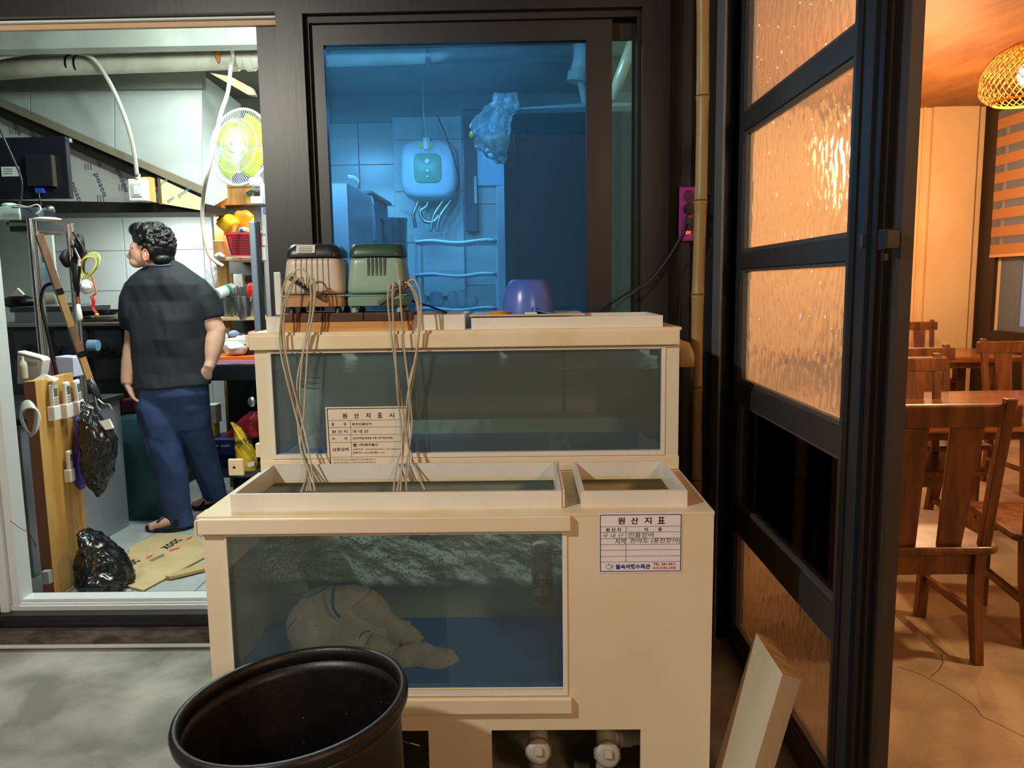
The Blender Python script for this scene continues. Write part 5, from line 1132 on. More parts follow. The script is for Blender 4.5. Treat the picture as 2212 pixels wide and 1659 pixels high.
lump('dark_bottle', 'black round pot lid at the end of the cutting boards', 538, 755, 5.05, .035, .04, .05, BLACKP, 'pot', .004)
lump('white_bag', 'small white bag above the elbow of the worker', 482, 728, 5.15, .03, .03, .04, WHITE, 'bag')
lump('striped_cloth', 'folded lilac cloth on the shelf above the cutting boards', 525, 730, 5.2, .055, .04, .018, mat('lilac_cloth', '#c3b6d4', .8), 'cloth', .012)
lump('grey_cloth', 'blue grey cloth beside the lilac cloth', 505, 722, 5.22, .04, .04, .018, mat('bluegrey_cloth', '#8d9bb8', .8), 'cloth', .012)
lump('pink_glove', 'pink rubber glove lying at the shelf end', 548, 718, 5.1, .04, .03, .014, mat('pink_rubber', '#e0455e', .5), 'glove', .01)
tag(qb(480, 733, 545, 744, 5.02, .2).build('narrow_shelf_board', mat('shelf_white', '#d9d4c6', .5), None, bevel=.003), 'narrow pale board carrying the folded cloths', 'board')
# boxes below the counter
bx1 = thing('carton', 'dark blue carton with white print under the counter', 'box', U(480, 985, 4.96))
qb(446, 950, 508, 984, 4.98, .28).build('box_body', mat('navy_card', '#1c2860', .5), bx1, bevel=.003)
for k in range(9):
    if k not in (1, 4): qb(452+k*5, 961, 456+k*5, 965, 4.978, .001).build('faint_print', mat('print_pale', '#aab2cc', .6), bx1)
bx2 = tag(qb(470, 985, 508, 1012, 5.0, .3).build('carton', mat('dark_navy_card', '#141b3c', .5), None, bevel=.003), 'darker navy carton beneath the printed blue one', 'box')
yb_ = bag('snack_bag', 'yellow flour bag with black lettering leaning under the counter', [(498, 912, 503, .2), (506, 925, 520, .4), (507, 945, 532, .8), (509, 965, 545, 1), (511, 985, 556, 1), (516, 1003, 556, .9), (524, 1016, 552, .5)], 4.88, .05, mat('yellow_packet', '#e6c02e', .35), .008, 20, 3)
lab = text('lettering', '천마참', INK, yb_, U(510, 968, 4.81), Vector((1, 0, .3)), Vector((-.3, 0, 1)), .12, .045, 'l', .02)
MB().tube([U(500, 915, 4.85), U(520, 945, 4.82), U(552, 985, 4.82)], [.006, .016, .01], 8, flat=.4).build('bag_fold', mat('yellow_bright', '#f2d23c', .35), yb_, smooth=2)
poly([(534, 1000), (549, 996), (549, 1006), (536, 1009)], 4.82, .002).build('barcode_label', WHITE, yb_)
bag('red_bag', 'dark red packet behind the yellow flour bag', [(540, 888, 560, .3), (520, 905, 560, .6), (500, 925, 560, .8), (485, 945, 560, .8)], 5.08, .04, mat('red_packet', '#8e1a22', .4), .01, 18, 6)
tag(qb(446, 875, 466, 915, 5.1, .1).build('white_carton', mat('white_card', '#d8d8d0', .5), None, bevel=.004), 'white printed carton beside the leg of the worker', 'box')
tag(qb(444, 916, 463, 948, 5.1, .1).build('yellow_carton', mat('yellow_card', '#d9b821', .5), None, bevel=.004), 'yellow carton below the white printed carton', 'box')
lump('steel_ladle', 'round steel ladle bowl hanging at the dark counter end', 544, 868, 4.95, .028, .012, .035, STEEL, 'ladle', 0)
# ---- wooden shelf with baskets and pots
ws = thing('wooden_shelf', 'rough wooden shelf rack with pale boards at the kitchen back', 'shelf', (U(510, 700, 5.35).x, 5.5, KF))
WS = mat('rough_pine', '#b48a4c', .65, col2='#8d6429', scale=5, stretch=(5, 5, 1), bump=.15, bscale=30)
qb(458, 402, 545, 442, 5.35, .04).build('top_board', WS, ws, bevel=.004)
qb(470, 398, 545, 404, 5.34, .25).build('top_board_edge', WS, ws, bevel=.003)
for x0, x1_ in ((459, 480), (612, 632)):
    a_ = U(x0, 440, 5.36); b_ = U(x1_, 440, 5.36); MB().box(a_.x, b_.x, 5.36, 5.42, KF, a_.z).build('post', WS, ws, bevel=.003)
qb(462, 520, 484, 570, 5.33, .05).build('cleat', WS, ws, bevel=.003)
for y in (556, 686):
    a_ = U(470, y, 5.3); b_ = U(640, y, 5.3); MB().box(a_.x, b_.x, 5.3, 5.75, a_.z-.022, a_.z).build('shelf_board', mat('pale_shelf', '#d6bd8c', .6), ws, bevel=.003)
MB().box(U(458, 500, 5.75).x, U(640, 500, 5.75).x, 5.75, 5.77, U(500, 720, 5.75).z, U(500, 400, 5.75).z).build('back_board', mat('dark_back', '#3c3e3c', .7), ws)
tag(qb(473, 374, 540, 400, 5.4, .2).build('blue_crate', mat('navy_crate', '#1c2558', .4), None, bevel=.006), 'dark navy crate on top of the wooden shelf under the fan', 'crate')
rb2 = thing('red_basket', 'red slatted plastic basket on the upper wooden shelf', 'basket', U(525, 556, 5.3))
REDP = mat('red_plastic', '#c2333f', .35, alpha=.92)
def hexq(x0, x1, x2, x3, y0, y1, Y, d, nm, m, par): MB().hexa([U(x0, y0, Y), U(x1, y0, Y), U(x2, y1, Y), U(x3, y1, Y)], [U(x0, y0, Y)+Vector((0, d, 0)), U(x1, y0, Y)+Vector((0, d, 0)), U(x2, y1, Y)+Vector((0, d, 0)), U(x3, y1, Y)+Vector((0, d, 0))]).build(nm, m, par, bevel=.002)
hexq(486, 580, 574, 500, 503, 552, 5.26, .012, 'front_wall', REDP, rb2); hexq(486, 580, 574, 500, 503, 552, 5.48, .012, 'back_wall', REDP, rb2)
MB().hexa([U(486, 503, 5.26), U(489, 503, 5.26), U(503, 552, 5.26), U(500, 552, 5.26)], [U(486, 503, 5.26)+Vector((0, .22, 0)), U(489, 503, 5.26)+Vector((0, .22, 0)), U(503, 552, 5.26)+Vector((0, .22, 0)), U(500, 552, 5.26)+Vector((0, .22, 0))]).build('side_wall', REDP, rb2)
qb(483, 501, 582, 507, 5.25, .02).build('rim', mat('red_rim', '#d8434c', .35), rb2, bevel=.002)
for k in range(7): qb(500, 512+k*5.5, 545, 514+k*5.5, 5.254, .004).build('slot', mat('slot_dark', '#7a1a22', .5), rb2)
lump('food_packet', 'yellow orange packet piled left on the red basket', 492, 482, 5.27, .075, .05, .055, mat('packet_yellow', '#f0b81e', .3, col2='#f08a18', scale=7), 'packet', .022, 16, 3)
lump('food_packet', 'bright orange packet on the right of the red basket', 527, 474, 5.32, .07, .06, .065, mat('packet_orange', '#f5871a', .3, col2='#f79e22', scale=9), 'packet', .022, 16, 8)
lump('food_packet', 'small blue and yellow packet inside the red basket', 528, 497, 5.27, .035, .03, .02, mat('packet_blue', '#3f76d0', .3, col2='#f0d040', scale=12, contrast=(.45, .55)), 'packet', .01, 22, 4)
lump('plastic_wrap', 'clear crumpled wrap on the upper shelf edge', 475, 553, 5.28, .035, .03, .018, mat('wrap', '#c9d0d0', .2), 'wrap', .014, 30, 4)
def pot(nm, label, x, y0, y1, x0, x1_, Y):
    c = U(x, y1, Y); h = U(x, y0, Y).z-c.z; r1 = (U(x1_, y0, Y).x-U(x0, y0, Y).x)/2; t = thing(nm, label, 'pot', (c.x, Y, c.z)); T_ = Matrix.Translation((c.x, Y, c.z))
    MB().lathe([(0, 0), (r1*.88, 0), (r1*.9, .008), (r1*.98, h*.97), (r1*.95, h*.97), (r1*.86, .01), (0, .01)], 32, T_).build('pot_body', STEEL, t, smooth=True)
    MB().lathe([(r1*.95, h*.95), (r1*1.02, h*.96), (r1*1.02, h), (r1*.95, h), (r1*.95, h*.95)], 32, T_).build('rim', STEEL, t, smooth=True)
pot('steel_pot', 'left stainless pot on the lower wooden shelf', 486, 642, 688, 465, 508, 5.38)
pot('steel_pot', 'right stainless pot on the lower wooden shelf', 532, 640, 690, 509, 554, 5.36)
tr2 = thing('tissue_roll', 'wrapped white paper roll lying on the left pot', 'paper roll', U(487, 628, 5.33))
ra, rb3 = U(468, 636, 5.28), U(503, 622, 5.40)
MB().tube([ra, rb3], .037, 20).build('roll', mat('roll_white', '#e3ebe8', .5), tr2, smooth=True)
MB().tube([ra+(ra-rb3).normalized()*.001, ra+(ra-rb3).normalized()*.003], .012, 12).build('core', BLACKP, tr2)
MB().tube([ra.lerp(rb3, .55), ra.lerp(rb3, .75)], .0378, 20).build('green_band', mat('green_band', '#3fa07a', .5), tr2, smooth=True)
wh = thing('whisk', 'steel wire whisk sticking out of the right pot', 'whisk', U(517, 630, 5.34))
for k in range(5):
    a_ = math.pi*k/5; c = U(511, 628, 5.34); 
    MB().tube([c+Vector((.028*math.cos(t)*math.cos(a_), .028*math.cos(t)*math.sin(a_), .045*math.sin(t)+.0)) for t in [2*math.pi*i/18 for i in range(19)]], .0016, 5).build('wire_loop', STEEL, wh, smooth=True)
MB().tube([U(515, 640, 5.34), U(528, 655, 5.34)], .006, 8).build('handle', STEEL, wh, smooth=True)
lad = thing('red_ladle', 'round red ladle head above the right pot', 'ladle', U(544, 625, 5.3))
MB().ell(U(544, 626, 5.28), (.036, .02, .048), 24, 14).build('head', mat('red_glossy', '#e02a22', .3), lad, smooth=2)
MB().tube([U(543, 638, 5.3), U(540, 655, 5.33)], .008, 8).build('handle', STEEL, lad, smooth=True)
tag(qb(504, 592, 524, 620, 5.5, .06).build('milk_carton', WHITE, None, bevel=.003), 'white box standing behind the paper roll', 'box')
tag(qb(486, 590, 502, 640, 5.45, .03).build('wood_stick', WS, None, bevel=.003), 'upright wooden stick left of the white box', 'stick')
lump('mixer_head', 'dark round appliance at the back of the middle shelf', 540, 603, 5.6, .07, .05, .03, mat('dark_appliance', '#2a2320', .5), 'appliance', .004)
# clear bags hanging beside the shelf
hb_ = bag('clear_bag', 'clear plastic bags hanging on the tiled wall by the shelf', [(455, 560, 462, .3), (446, 580, 478, .6), (440, 610, 476, .8), (436, 650, 468, .7), (440, 690, 466, .5)], 5.6, .04, glassy('clear_film', (.86, .89, .89, 1), 1, .15, haze=.35, hazecol=(.8, .85, .85, 1), bump=.6, bscale=25), .02, 18, 2)
tag(MB().tube(spline([U(453, 560, 5.5), U(458, 590, 5.5), U(465, 622, 5.5)]), .003, 6).build('red_string', mat('red_string', '#b03a35', .6), None, smooth=True), 'thin red string hanging beside the clear plastic bags', 'string')
# ---- wall fan
fanc = U(518, 318, 4.55)
fan = thing('wall_fan', 'white wall fan with lime green blades behind the dark sash', 'fan', fanc)
Rf = Matrix.Translation(fanc) @ Matrix.Rotation(R(-22), 4, 'Z') @ Matrix.Rotation(R(84), 4, 'X')
RF = .215
def ringpts(r, z, n=48): return [Rf @ Vector((r*math.cos(2*math.pi*i/n), r*math.sin(2*math.pi*i/n), z)) for i in range(n+1)]
FW = mat('fan_white', '#e3e6e2', .35)
MB().tube(ringpts(RF, .0), .007, 8).build('cage_ring', FW, fan, smooth=True)
for r, z in ((.15, .035), (.095, .045)): MB().tube(ringpts(r, z), .0022, 6).build('cage_ring', FW, fan, smooth=True)
wires = MB()
for k in range(84):
    a_ = 2*math.pi*k/84
    wires.tube([Rf @ Vector((r*math.cos(a_+tw), r*math.sin(a_+tw), z)) for r, z, tw in ((.045, .05, 0), (.10, .046, .05), (.16, .034, .10), (.20, .016, .14), (RF, 0, .16))], .0011, 4, cap=False)
    wires.tube([Rf @ Vector((r*math.cos(a_), r*math.sin(a_), z)) for r, z in ((RF, 0), (.19, -.03), (.12, -.05), (.05, -.055))], .0011, 4, cap=False)
wires.build('cage_wires', FW, fan, smooth=2)['kind'] = 'stuff'
MB().lathe([(0, .060), (.030, .058), (.042, .052), (.044, .046), (0, .044)], 32, Rf).build('centre_cap', FW, fan, smooth=True)
LIME = mat('lime_blade', '#b6d92a', .35, col2='#a8d020', scale=3)
for k in range(4):
    a0 = 2*math.pi*k/4+.5; b_ = MB()
    def fb(u, v, a0=a0):
        r = .035+u*.155; wv = (.55+.75*math.sin(math.pi*min(u, .9)))
        a_ = a0+(v-.5)*wv*1.25+u*.35; return Rf @ Vector((r*math.cos(a_), r*math.sin(a_), -.006+.03*(v-.5)))
    b_.grid(fb, 10, 6); o = b_.build('blade', LIME, fan, smooth=2)
    s_ = o.modifiers.new('s', 'SOLIDIFY'); s_.thickness = .002
MB().lathe([(.0, -.075), (.05, -.07), (.06, -.05), (.055, -.15), (0, -.16)], 24, Rf).build('motor', FW, fan, smooth=True)
MB().lathe([(.035, .0), (.035, .03), (0, .03), (0, 0)], 24, Rf).build('blade_hub', FW, fan, smooth=True)
MB().tube([Rf @ Vector((0, 0, -.12)), U(552, 370, 4.68), U(556, 400, 4.7)], .022, 12).ell(U(553, 392, 4.66), (.04, .035, .035), 16, 10).build('neck', FW, fan, smooth=2)
MB().box(U(545, 395, 4.7).x, U(575, 395, 4.7).x, 4.68, 4.75, U(560, 412, 4.7).z, U(560, 396, 4.7).z).build('wall_base', FW, fan, bevel=.006)
for k, (a_, b_) in enumerate((((-.012, -.01), (-.002, .022)), ((-.002, -.014), (.004, .012)))):
    MB().tube([Rf @ Vector((a_[0], a_[1], .0605)), Rf @ Vector(((a_[0]+b_[0])/2-.004, (a_[1]+b_[1])/2, .061)), Rf @ Vector((b_[0], b_[1], .0605))], [.001, .004, .001], 6, flat=.3).build('leaf_mark', mat('mark_green', '#7fb43a', .5), fan, smooth=True)
tag(poly([(530, 416), (556, 402), (568, 402), (566, 408), (536, 423)], 5.33, .01).build('green_lid', mat('dark_green', '#173c2c', .4), None), 'dark green sloping board below the fan', 'board')
# ---- tall fridge edge at the right side of the doorway
fr = thing('steel_fridge', 'tall silver fridge standing edge-on beside the doorway', 'fridge', (U(570, 700, 4.0).x, 4.3, KF))
fx0 = U(547, 560, 4.0).x; fzt = U(560, 398, 4.0).z
MB().box(fx0+.05, fx0+.50, 4.0, 4.62, KF+.02, fzt).build('fridge_body', mat('silver_door', '#b9bfca', .3, .5), fr, bevel=.006)
MB().box(fx0, fx0+.032, 3.96, 4.0, KF+.02, U(550, 480, 4.0).z).build('open_door_edge', mat('silver_edge', '#8fa0b4', .3, .6), fr, bevel=.004)
MB().box(fx0+.032, fx0+.045, 3.97, 4.0, KF+.02, U(550, 480, 4.0).z).build('door_seal', BLACKP, fr)
MB().box(fx0+.01, fx0+.05, 3.97, 4.02, fzt-.01, fzt+.03).build('top_hinge', WHITE, fr, bevel=.006)
for (y0, y1) in ((488, 505), (510, 530), (534, 562)): qb(566, y0, 574, y1, 3.995, .003).build('sticker', WHITE, fr)
qb(567, 420, 576, 462, 3.993, .004).build('blue_sticker', mat('blue_sticker', '#7f9fd4', .4), fr)
qb(612, 322, 650, 398, 3.992, .005).build('yellow_sticker', mat('yellow_sticker', '#d8cf4a', .5), fr)
qb(618, 398, 650, 404, 3.99, .006).build('black_clip', BLACKP, fr)
qb(541, 424, 567, 440, 3.94, .06).build('white_tray', WHITE, fr, bevel=.003)  # a white tray, joined to the fridge as a part
tag(qb(566, 712, 576, 722, 2.9, .03).build('green_block', mat('green_rubber', '#173a26', .5), None, bevel=.003), 'small dark green block left of the tank lid', 'block') if False else None

# ============================================================ SEEN THROUGH THE BLUE WINDOW
wp = tag(qb(853, 252, 1001, 640, 5.88, .015).build('tile_panel', mat('white_tile_panel', '#d9dedd', .3), None, bevel=.003), 'white tiled wall panel behind the water heater', 'panel')
for k, y in enumerate((300, 412, 522)): qb(853, y, 1001, y+1.5, 5.875, .004).build('joint_line', mat('joint', '#9ba5a5', .6), wp)
ht = thing('water_heater', 'rounded white wall water heater behind the blue window', 'water heater', U(925, 365, 5.62))
hc = U(926, 366, 5.62); hw = (U(988, 366, 5.62).x-U(865, 366, 5.62).x)/2; hh = (U(926, 300, 5.62).z-U(926, 432, 5.62).z)/2
def srect(s, y, e=4.0, n=48):
    pts = []
    for i in range(n):
        t = 2*math.pi*i/n; c_, s_ = math.cos(t), math.sin(t); k = (abs(c_)**e+abs(s_)**e)**(-1/e)
        pts.append(Vector((hc.x+hw*s*c_*k, y, hc.z+hh*s*s_*k)))
    return pts
MB().loft([srect(.80, 5.56), srect(.92, 5.575), srect(.98, 5.60), srect(1, 5.64), srect(1, 5.82), srect(.9, 5.86)]).build('tank_shell', mat('heater_white', '#b9c9d4', .35), ht, smooth=2)
MB().loft([srect(.46, 5.552, 5), srect(.48, 5.556, 5), srect(.48, 5.57, 5)]).build('control_panel', mat('heater_panel', '#7fa890', .35), ht, smooth=2)
for dz, r in ((.045, .016), (-.02, .010), (-.06, .006)):
    MB().lathe([(0, 0), (r, 0), (r, .012), (0, .014)], 20, Matrix.Translation((hc.x, 5.552, hc.z+dz)) @ Matrix.Rotation(R(90), 4, 'X')).build('dial', WHITE, ht, smooth=True)
MB().box(hc.x-.06, hc.x+.04, 5.55, 5.56, hc.z+.14, hc.z+.17).build('yellow_tag', mat('yellow_tag', '#d2cf52', .5), ht)
qb(914, 296, 928, 322, 5.54, .03).build('plug', WHITE, ht, bevel=.004)
for pts in ([(905, 432), (900, 446), (893, 465), (898, 492)], [(925, 432), (922, 445), (908, 458), (918, 478), (938, 478), (948, 465)], [(960, 430), (950, 445), (938, 465), (930, 500)], [(975, 432), (962, 450), (950, 470), (944, 500)]):
    MB().tube(spline([U(x, y, 5.66) for x, y in pts]), .013, 8).build('water_pipe', STEEL, ht, smooth=2)
tag(MB().tube(spline([U(913, 150, 5.55), U(914, 225, 5.55), U(918, 270, 5.54), U(923, 310, 5.53), U(922, 325, 5.53)]), .005, 6).build('heater_cord', WHITE, None, smooth=2), 'white cord hanging down to the heater plug', 'cord')
tag(MB().tube(spline([U(945, 250, 5.6), U(962, 290, 5.55), U(980, 340, 5.55), U(992, 390, 5.6), U(985, 415, 5.65)]), .004, 6).build('heater_cord', BLACKP, None, smooth=2), 'dark cord looping past the right side of the heater', 'cord')
d4 = thing('door_4', None, None, U(1040, 500, 5.85)); d4['kind'] = 'structure'
qb(1003, 236, 1030, 500, 5.84, .05).build('door_stile', mat('grey_door', '#55606a', .5), d4, bevel=.004)
qb(1003, 236, 1110, 252, 5.83, .05).build('door_head', MATS['grey_door'], d4, bevel=.004)
qb(1031, 252, 1110, 400, 5.87, .01).build('lit_pane', mat('lit_pane', '#9fc4d8', .4, emit=.5), d4)
qb(1024, 380, 1030, 440, 5.82, .02).build('door_handle', WHITE, d4, bevel=.004)
tag(MB().ell(U(1060, 325, 5.84), (.05, .02, .035), 18, 10).build('night_lamp', mat('lamp_glow', '#e8f6ff', .4, emit=4), None, smooth=2), 'small bright lamp glowing behind the plastic bag', 'lamp')
# white wire rack with crockery
wr = thing('white_rack', 'white wire rack with three shelves behind the blue window', 'rack', (U(985, 700, 5.2).x, 5.3, KF))
RW = mat('rack_white', '#dfe6ea', .4)
for x in (897, 1072): 
    a_ = U(x, 512, 5.2); 
    for yy in (5.2, 5.5): MB().box(a_.x-.008, a_.x+.008, yy, yy+.016, KF, a_.z).build('post', RW, wr)
for y in (520, 592, 666, 742):
    a_, b_ = U(897, y, 5.2), U(1072, y, 5.2)
    g = MB(); n_ = 12
    def fs(u, v, a_=a_, b_=b_, y=y): return Vector((a_.x+(b_.x-a_.x)*u, 5.19+.33*v, a_.z+(.008*math.sin(u*9) if y < 700 else 0)))
    g.grid(fs, 16, 2); o = g.build('shelf_board', RW, wr, smooth=2); s_ = o.modifiers.new('s', 'SOLIDIFY'); s_.thickness = .022
for k, (x, w_, h) in enumerate(((908, 26, 28), (942, 30, 30), (978, 22, 32), (998, 20, 34), (1020, 26, 22))):
    q = U(x, 664, 5.3); rr_ = w_/1680*5.3/2*1.1; hh_ = h/1680*5.3
    zsh = U(x, 666, 5.2).z+.001
    tag(MB().lathe([(0, 0), (rr_*.7, 0), (rr_, hh_*.4), (rr_*.95, hh_*.7), (rr_*.6, hh_), (0, hh_)], 20, Matrix.Translation((q.x, 5.32, zsh+.012))).build('ceramic_jar', mat('crockery', '#cfd8dc', .35), None, smooth=True),
        ['squat white jar at the left end of the rack shelf', 'wide white jar second from the left on the rack shelf', 'narrow white jar in the middle of the rack shelf', 'tall white jar fourth along the rack shelf', 'low white jar at the right end of the rack shelf'][k], 'jar')['group'] = 'crockery on the white rack'
for y in (): pass
tag(MB().box(U(1074, 500, 4.6).x, U(1097, 500, 4.6).x, 4.6, 4.63, KF, U(1085, 401, 4.6).z).build('white_post', mat('post_white', '#d6e2ea', .4), None, bevel=.003), 'upright white post left of the black fridge', 'post')
bf = thing('black_fridge', 'tall black fridge standing behind the blue window', 'fridge', (U(1200, 700, 4.15).x, 4.5, KF))
x0_, x1_, zt3 = U(1090, 500, 4.15).x, U(1385, 500, 4.15).x, U(1200, 238, 4.15).z
FB = mat('fridge_black', '#10141c', .3, col2='#131924', scale=3)
MB().box(x0_, x1_, 4.2, 4.85, KF+.05, zt3).build('fridge_body', FB, bf, bevel=.006)
MB().box(x0_+.07, x1_, 4.16, 4.2, KF+.1, zt3-.08).build('fridge_door', mat('fridge_door', '#161c28', .28), bf, bevel=.006)
MB().box(x0_+.055, x0_+.068, 4.13, 4.18, zt3-1.1, zt3-.12).build('door_handle', BLACKP, bf, bevel=.004)
poly([(1127, 292), (1133, 292), (1130, 284)], 4.155, .003).build('warning_mark', mat('mark_yellow_green', '#7fae3a', .5), bf)
MB().hexa([U(1090, 236, 4.2), U(1265, 222, 4.2), U(1385, 222, 4.2), U(1385, 228, 4.2)], [U(1090, 236, 4.8), U(1265, 222, 4.8), U(1385, 222, 4.8), U(1385, 228, 4.8)]).build('top_cover', mat('cover_cloth', '#8fa0a8', .7), bf)
CLB = glassy('bag_film', (.75, .85, .88, 1), 1, .08, haze=.3, hazecol=(.8, .9, .95, 1), bump=1, bscale=18)
bag('clear_snack_bag', 'clear plastic bag with a red and yellow packet hanging off the fridge', [(1066, 202, 1118, .2), (1062, 220, 1120, .4), (1040, 238, 1112, .7), (1022, 262, 1100, .9), (1018, 290, 1098, 1), (1030, 318, 1096, .9), (1052, 338, 1094, .6), (1072, 352, 1090, .2)], 4.08, .05, CLB, .035, 18, 4)
pk = bag('snack_packet', 'red and white packet inside the clear bag on the fridge', [(1022, 288, 1096, .5), (1028, 300, 1096, .9), (1050, 316, 1094, .9), (1066, 335, 1092, .5)], 4.10, .03, mat('packet_red', '#c9553a', .4, col2='#e6d8c8', scale=9, contrast=(.45, .55)), .012, 20, 7)
tag(MB().ell(U(1020, 291, 4.08), (.015, .01, .02), 10, 8).build('yellow_tip', mat('yellow_tip', '#e8c22a', .4), pk, smooth=2))
pp2 = thing('duct_pipe', 'grey jointed pipe rising above the black fridge', 'pipe', U(1252, 170, 4.7))
MB().tube([U(1262, 60, 4.7), U(1258, 130, 4.7), U(1250, 165, 4.7)], .055, 18).build('pipe', PVCW, pp2, smooth=2)
MB().tube([U(1251, 158, 4.7), U(1248, 178, 4.7)], .065, 18).build('collar', PVCW, pp2, smooth=True)
MB().tube([U(1255, 178, 4.7), U(1262, 210, 4.7), U(1264, 228, 4.7)], .022, 12).build('lower_pipe', PVCW, pp2, smooth=2)
tag(MB().tube([U(1372, 80, 4.3), U(1345, 150, 4.35), U(1322, 215, 4.4)], .03, 14).build('duct', mat('foil_duct', '#cfd8d8', .35, .3), None, smooth=2), 'slanting pale duct beyond the narrow clear strip', 'pipe')
# sink corner at left of the window
sk = thing('sink_unit', 'dark sink unit with a chrome tap behind the blue window', 'sink', (U(755, 700, 4.7).x, 4.9, KF))
sa, sb2 = U(700, 600, 4.7), U(800, 600, 4.7); sz = U(750, 420, 4.7).z
MB().box(sa.x-.35, sb2.x, 4.7, 5.4, KF+.05, sz).build('cabinet', mat('sink_dark', '#1f2a34', .4), sk, bevel=.005)
MB().box(sa.x-.35, sb2.x+.03, 4.68, 5.4, sz, sz+.02).build('sink_top', STEELD, sk, bevel=.004)
MB().tube(spline([U(772, 408, 4.9), U(774, 395, 4.9), U(766, 384, 4.9), U(752, 381, 4.9)]), .009, 8).build('tap', STEEL, sk, smooth=2)
MB().lathe([(0, 0), (.05, .0), (.09, .03), (.086, .03), (.045, .005), (0, .005)], 24, Matrix.Translation((U(735, 412, 4.9).x, 4.9, sz+.021))).build('dish', WHITE, sk, smooth=True)
tag(MB().tube(spline([U(795, 425, 4.69), U(800, 445, 4.67), U(805, 480, 4.66), U(806, 520, 4.66)]), [.03]*8+[.02]*8+[.018]*9, 8, flat=.5).build('hanging_towel', mat('pale_towel', '#b9cfd8', .8), None, smooth=2), 'pale towel hanging over the sink corner', 'towel')
tag(qb(812, 622, 885, 990, 4.6, .35).build('low_stand', mat('stand_dark', '#26333c', .5), None, bevel=.004), 'dark low stand under the tall steel pot', 'stand')
pot('stock_pot', 'tall steel pot right of the sink behind the blue window', 856, 472, 620, 815, 872, 4.75)
# ============================================================ DINING ROOM
WC = mat('chair_wood', '#7d4a20', .38, col2='#532d10', scale=4, stretch=(5, 5, .8), bump=.04, bscale=30, coat=.15)
WT = mat('table_wood', '#94582a', .28, col2='#6f3f1a', scale=4, stretch=(.8, 6, 6), coat=.2)
def make_chair(label, group='wooden dining chairs'):
    t = thing('dining_chair', label, 'chair', (0, 0, 0), group)
    MB().loft([rrect(0, .03, .27, .245, .05, .425), rrect(0, .03, .275, .25, .05, .44), rrect(0, .03, .27, .245, .05, .455)]).build('seat', WC, t, smooth=True, bevel=.004)
    for s in (-1, 1):
        MB().hexa([Vector((s*.20-.02, .19, 0)), Vector((s*.20+.02, .19, 0)), Vector((s*.20+.02, .23, 0)), Vector((s*.20-.02, .23, 0))], [Vector((s*.21-.022, .17, .425)), Vector((s*.21+.022, .17, .425)), Vector((s*.21+.022, .215, .425)), Vector((s*.21-.022, .215, .425))]).build('front_leg', WC, t, bevel=.004)
        MB().loft([[Vector((s*x-hx, y-hy, z)), Vector((s*x+hx, y-hy, z)), Vector((s*x+hx, y+hy, z)), Vector((s*x-hx, y+hy, z))] for x, y, z, hx, hy in ((.20, -.22, 0, .017, .02), (.205, -.17, .25, .02, .024), (.21, -.165, .425, .022, .026))]).build('rear_leg', WC, t, bevel=.004)
        MB().loft([[Vector((s*x-.02, y-.017, z)), Vector((s*x+.02, y-.017, z)), Vector((s*x+.02, y+.017, z)), Vector((s*x-.02, y+.017, z))] for x, y, z in ((.215, -.19, .45), (.225, -.215, .70), (.235, -.26, 1.02))]).build('back_post', WC, t, bevel=.005)
        MB().hexa([Vector((s*.085-.045, -.196, .455)), Vector((s*.085+.045, -.196, .455)), Vector((s*.085+.045, -.18, .455)), Vector((s*.085-.045, -.18, .455))], [Vector((s*.10-.062, -.248, .93)), Vector((s*.10+.062, -.248, .93)), Vector((s*.10+.062, -.232, .93)), Vector((s*.10-.062, -.232, .93))]).build('splat', WC, t, bevel=.003)
        MB().box(s*.21-.012, s*.21+.012, -.17, .2, .16, .19).build('side_stretcher', WC, t, bevel=.003)
    MB().box(-.285, .285, -.265, -.228, .915, 1.0).build('top_rail', WC, t, bevel=.009)
    MB().box(-.20, .20, -.165, -.14, .33, .425).build('rear_apron', WC, t, bevel=.003)
    MB().box(-.20, .20, .18, .2, .35, .425).build('front_apron', WC, t, bevel=.003)
    return t
ch = make_chair('nearest dining chair, its slatted back to the doorway')
ch.location = (1.50, 3.03, 0)
def cpos(x, y, Y, z): p = U(x, y, Y); return (p.x, p.y, 0)
dup(ch, (U(2028, 800, 4.75).x, 4.86, 0), math.pi, 'dining chair on the far side of the near table, half hidden by it')
dup(ch, (U(2225, 800, 5.4).x, 5.3, 0), math.pi+.05, 'dining chair at the right edge beyond the near table')
dup(ch, (2.20, 3.12, 0), R(-8), 'dining chair cut by the right picture edge, beside the nearest chair')
dup(ch, (2.15, 4.25, 0), R(180), 'dining chair pushed in under the near table')['label'] = 'dining chair tucked low behind the slats of the nearest chair'
dup(ch, (U(1975, 700, 8.1).x, 7.95, 0), math.pi, 'farthest dining chair against the pale back wall')
def table(name, label, x0, x1, y0, y1, z):
    t = thing(name, label, 'table', ((x0+x1)/2, (y0+y1)/2, 0), 'wooden dining tables')
    MB().box(x0, x1, y0, y1, z-.055, z).build('tabletop', WT, t, bevel=.012, seg=3)
    MB().box(x0+.15, x1-.15, y0+.15, y1-.15, z-.12, z-.055).build('apron', WC, t, bevel=.004)
    for x in (x0+.2, x1-.2):
        for y in (y0+.2, y1-.2): MB().box(x-.045, x+.045, y-.045, y+.045, 0, z-.1).build('leg', WC, t, bevel=.005)
    return t
table('dining_table', 'near wooden dining table behind the nearest chair', 1.45, 3.5, 3.72, 4.78, .76)
table('dining_table', 'far wooden dining table by the back wall', 2.6, 4.5, 6.95, 7.9, .75)
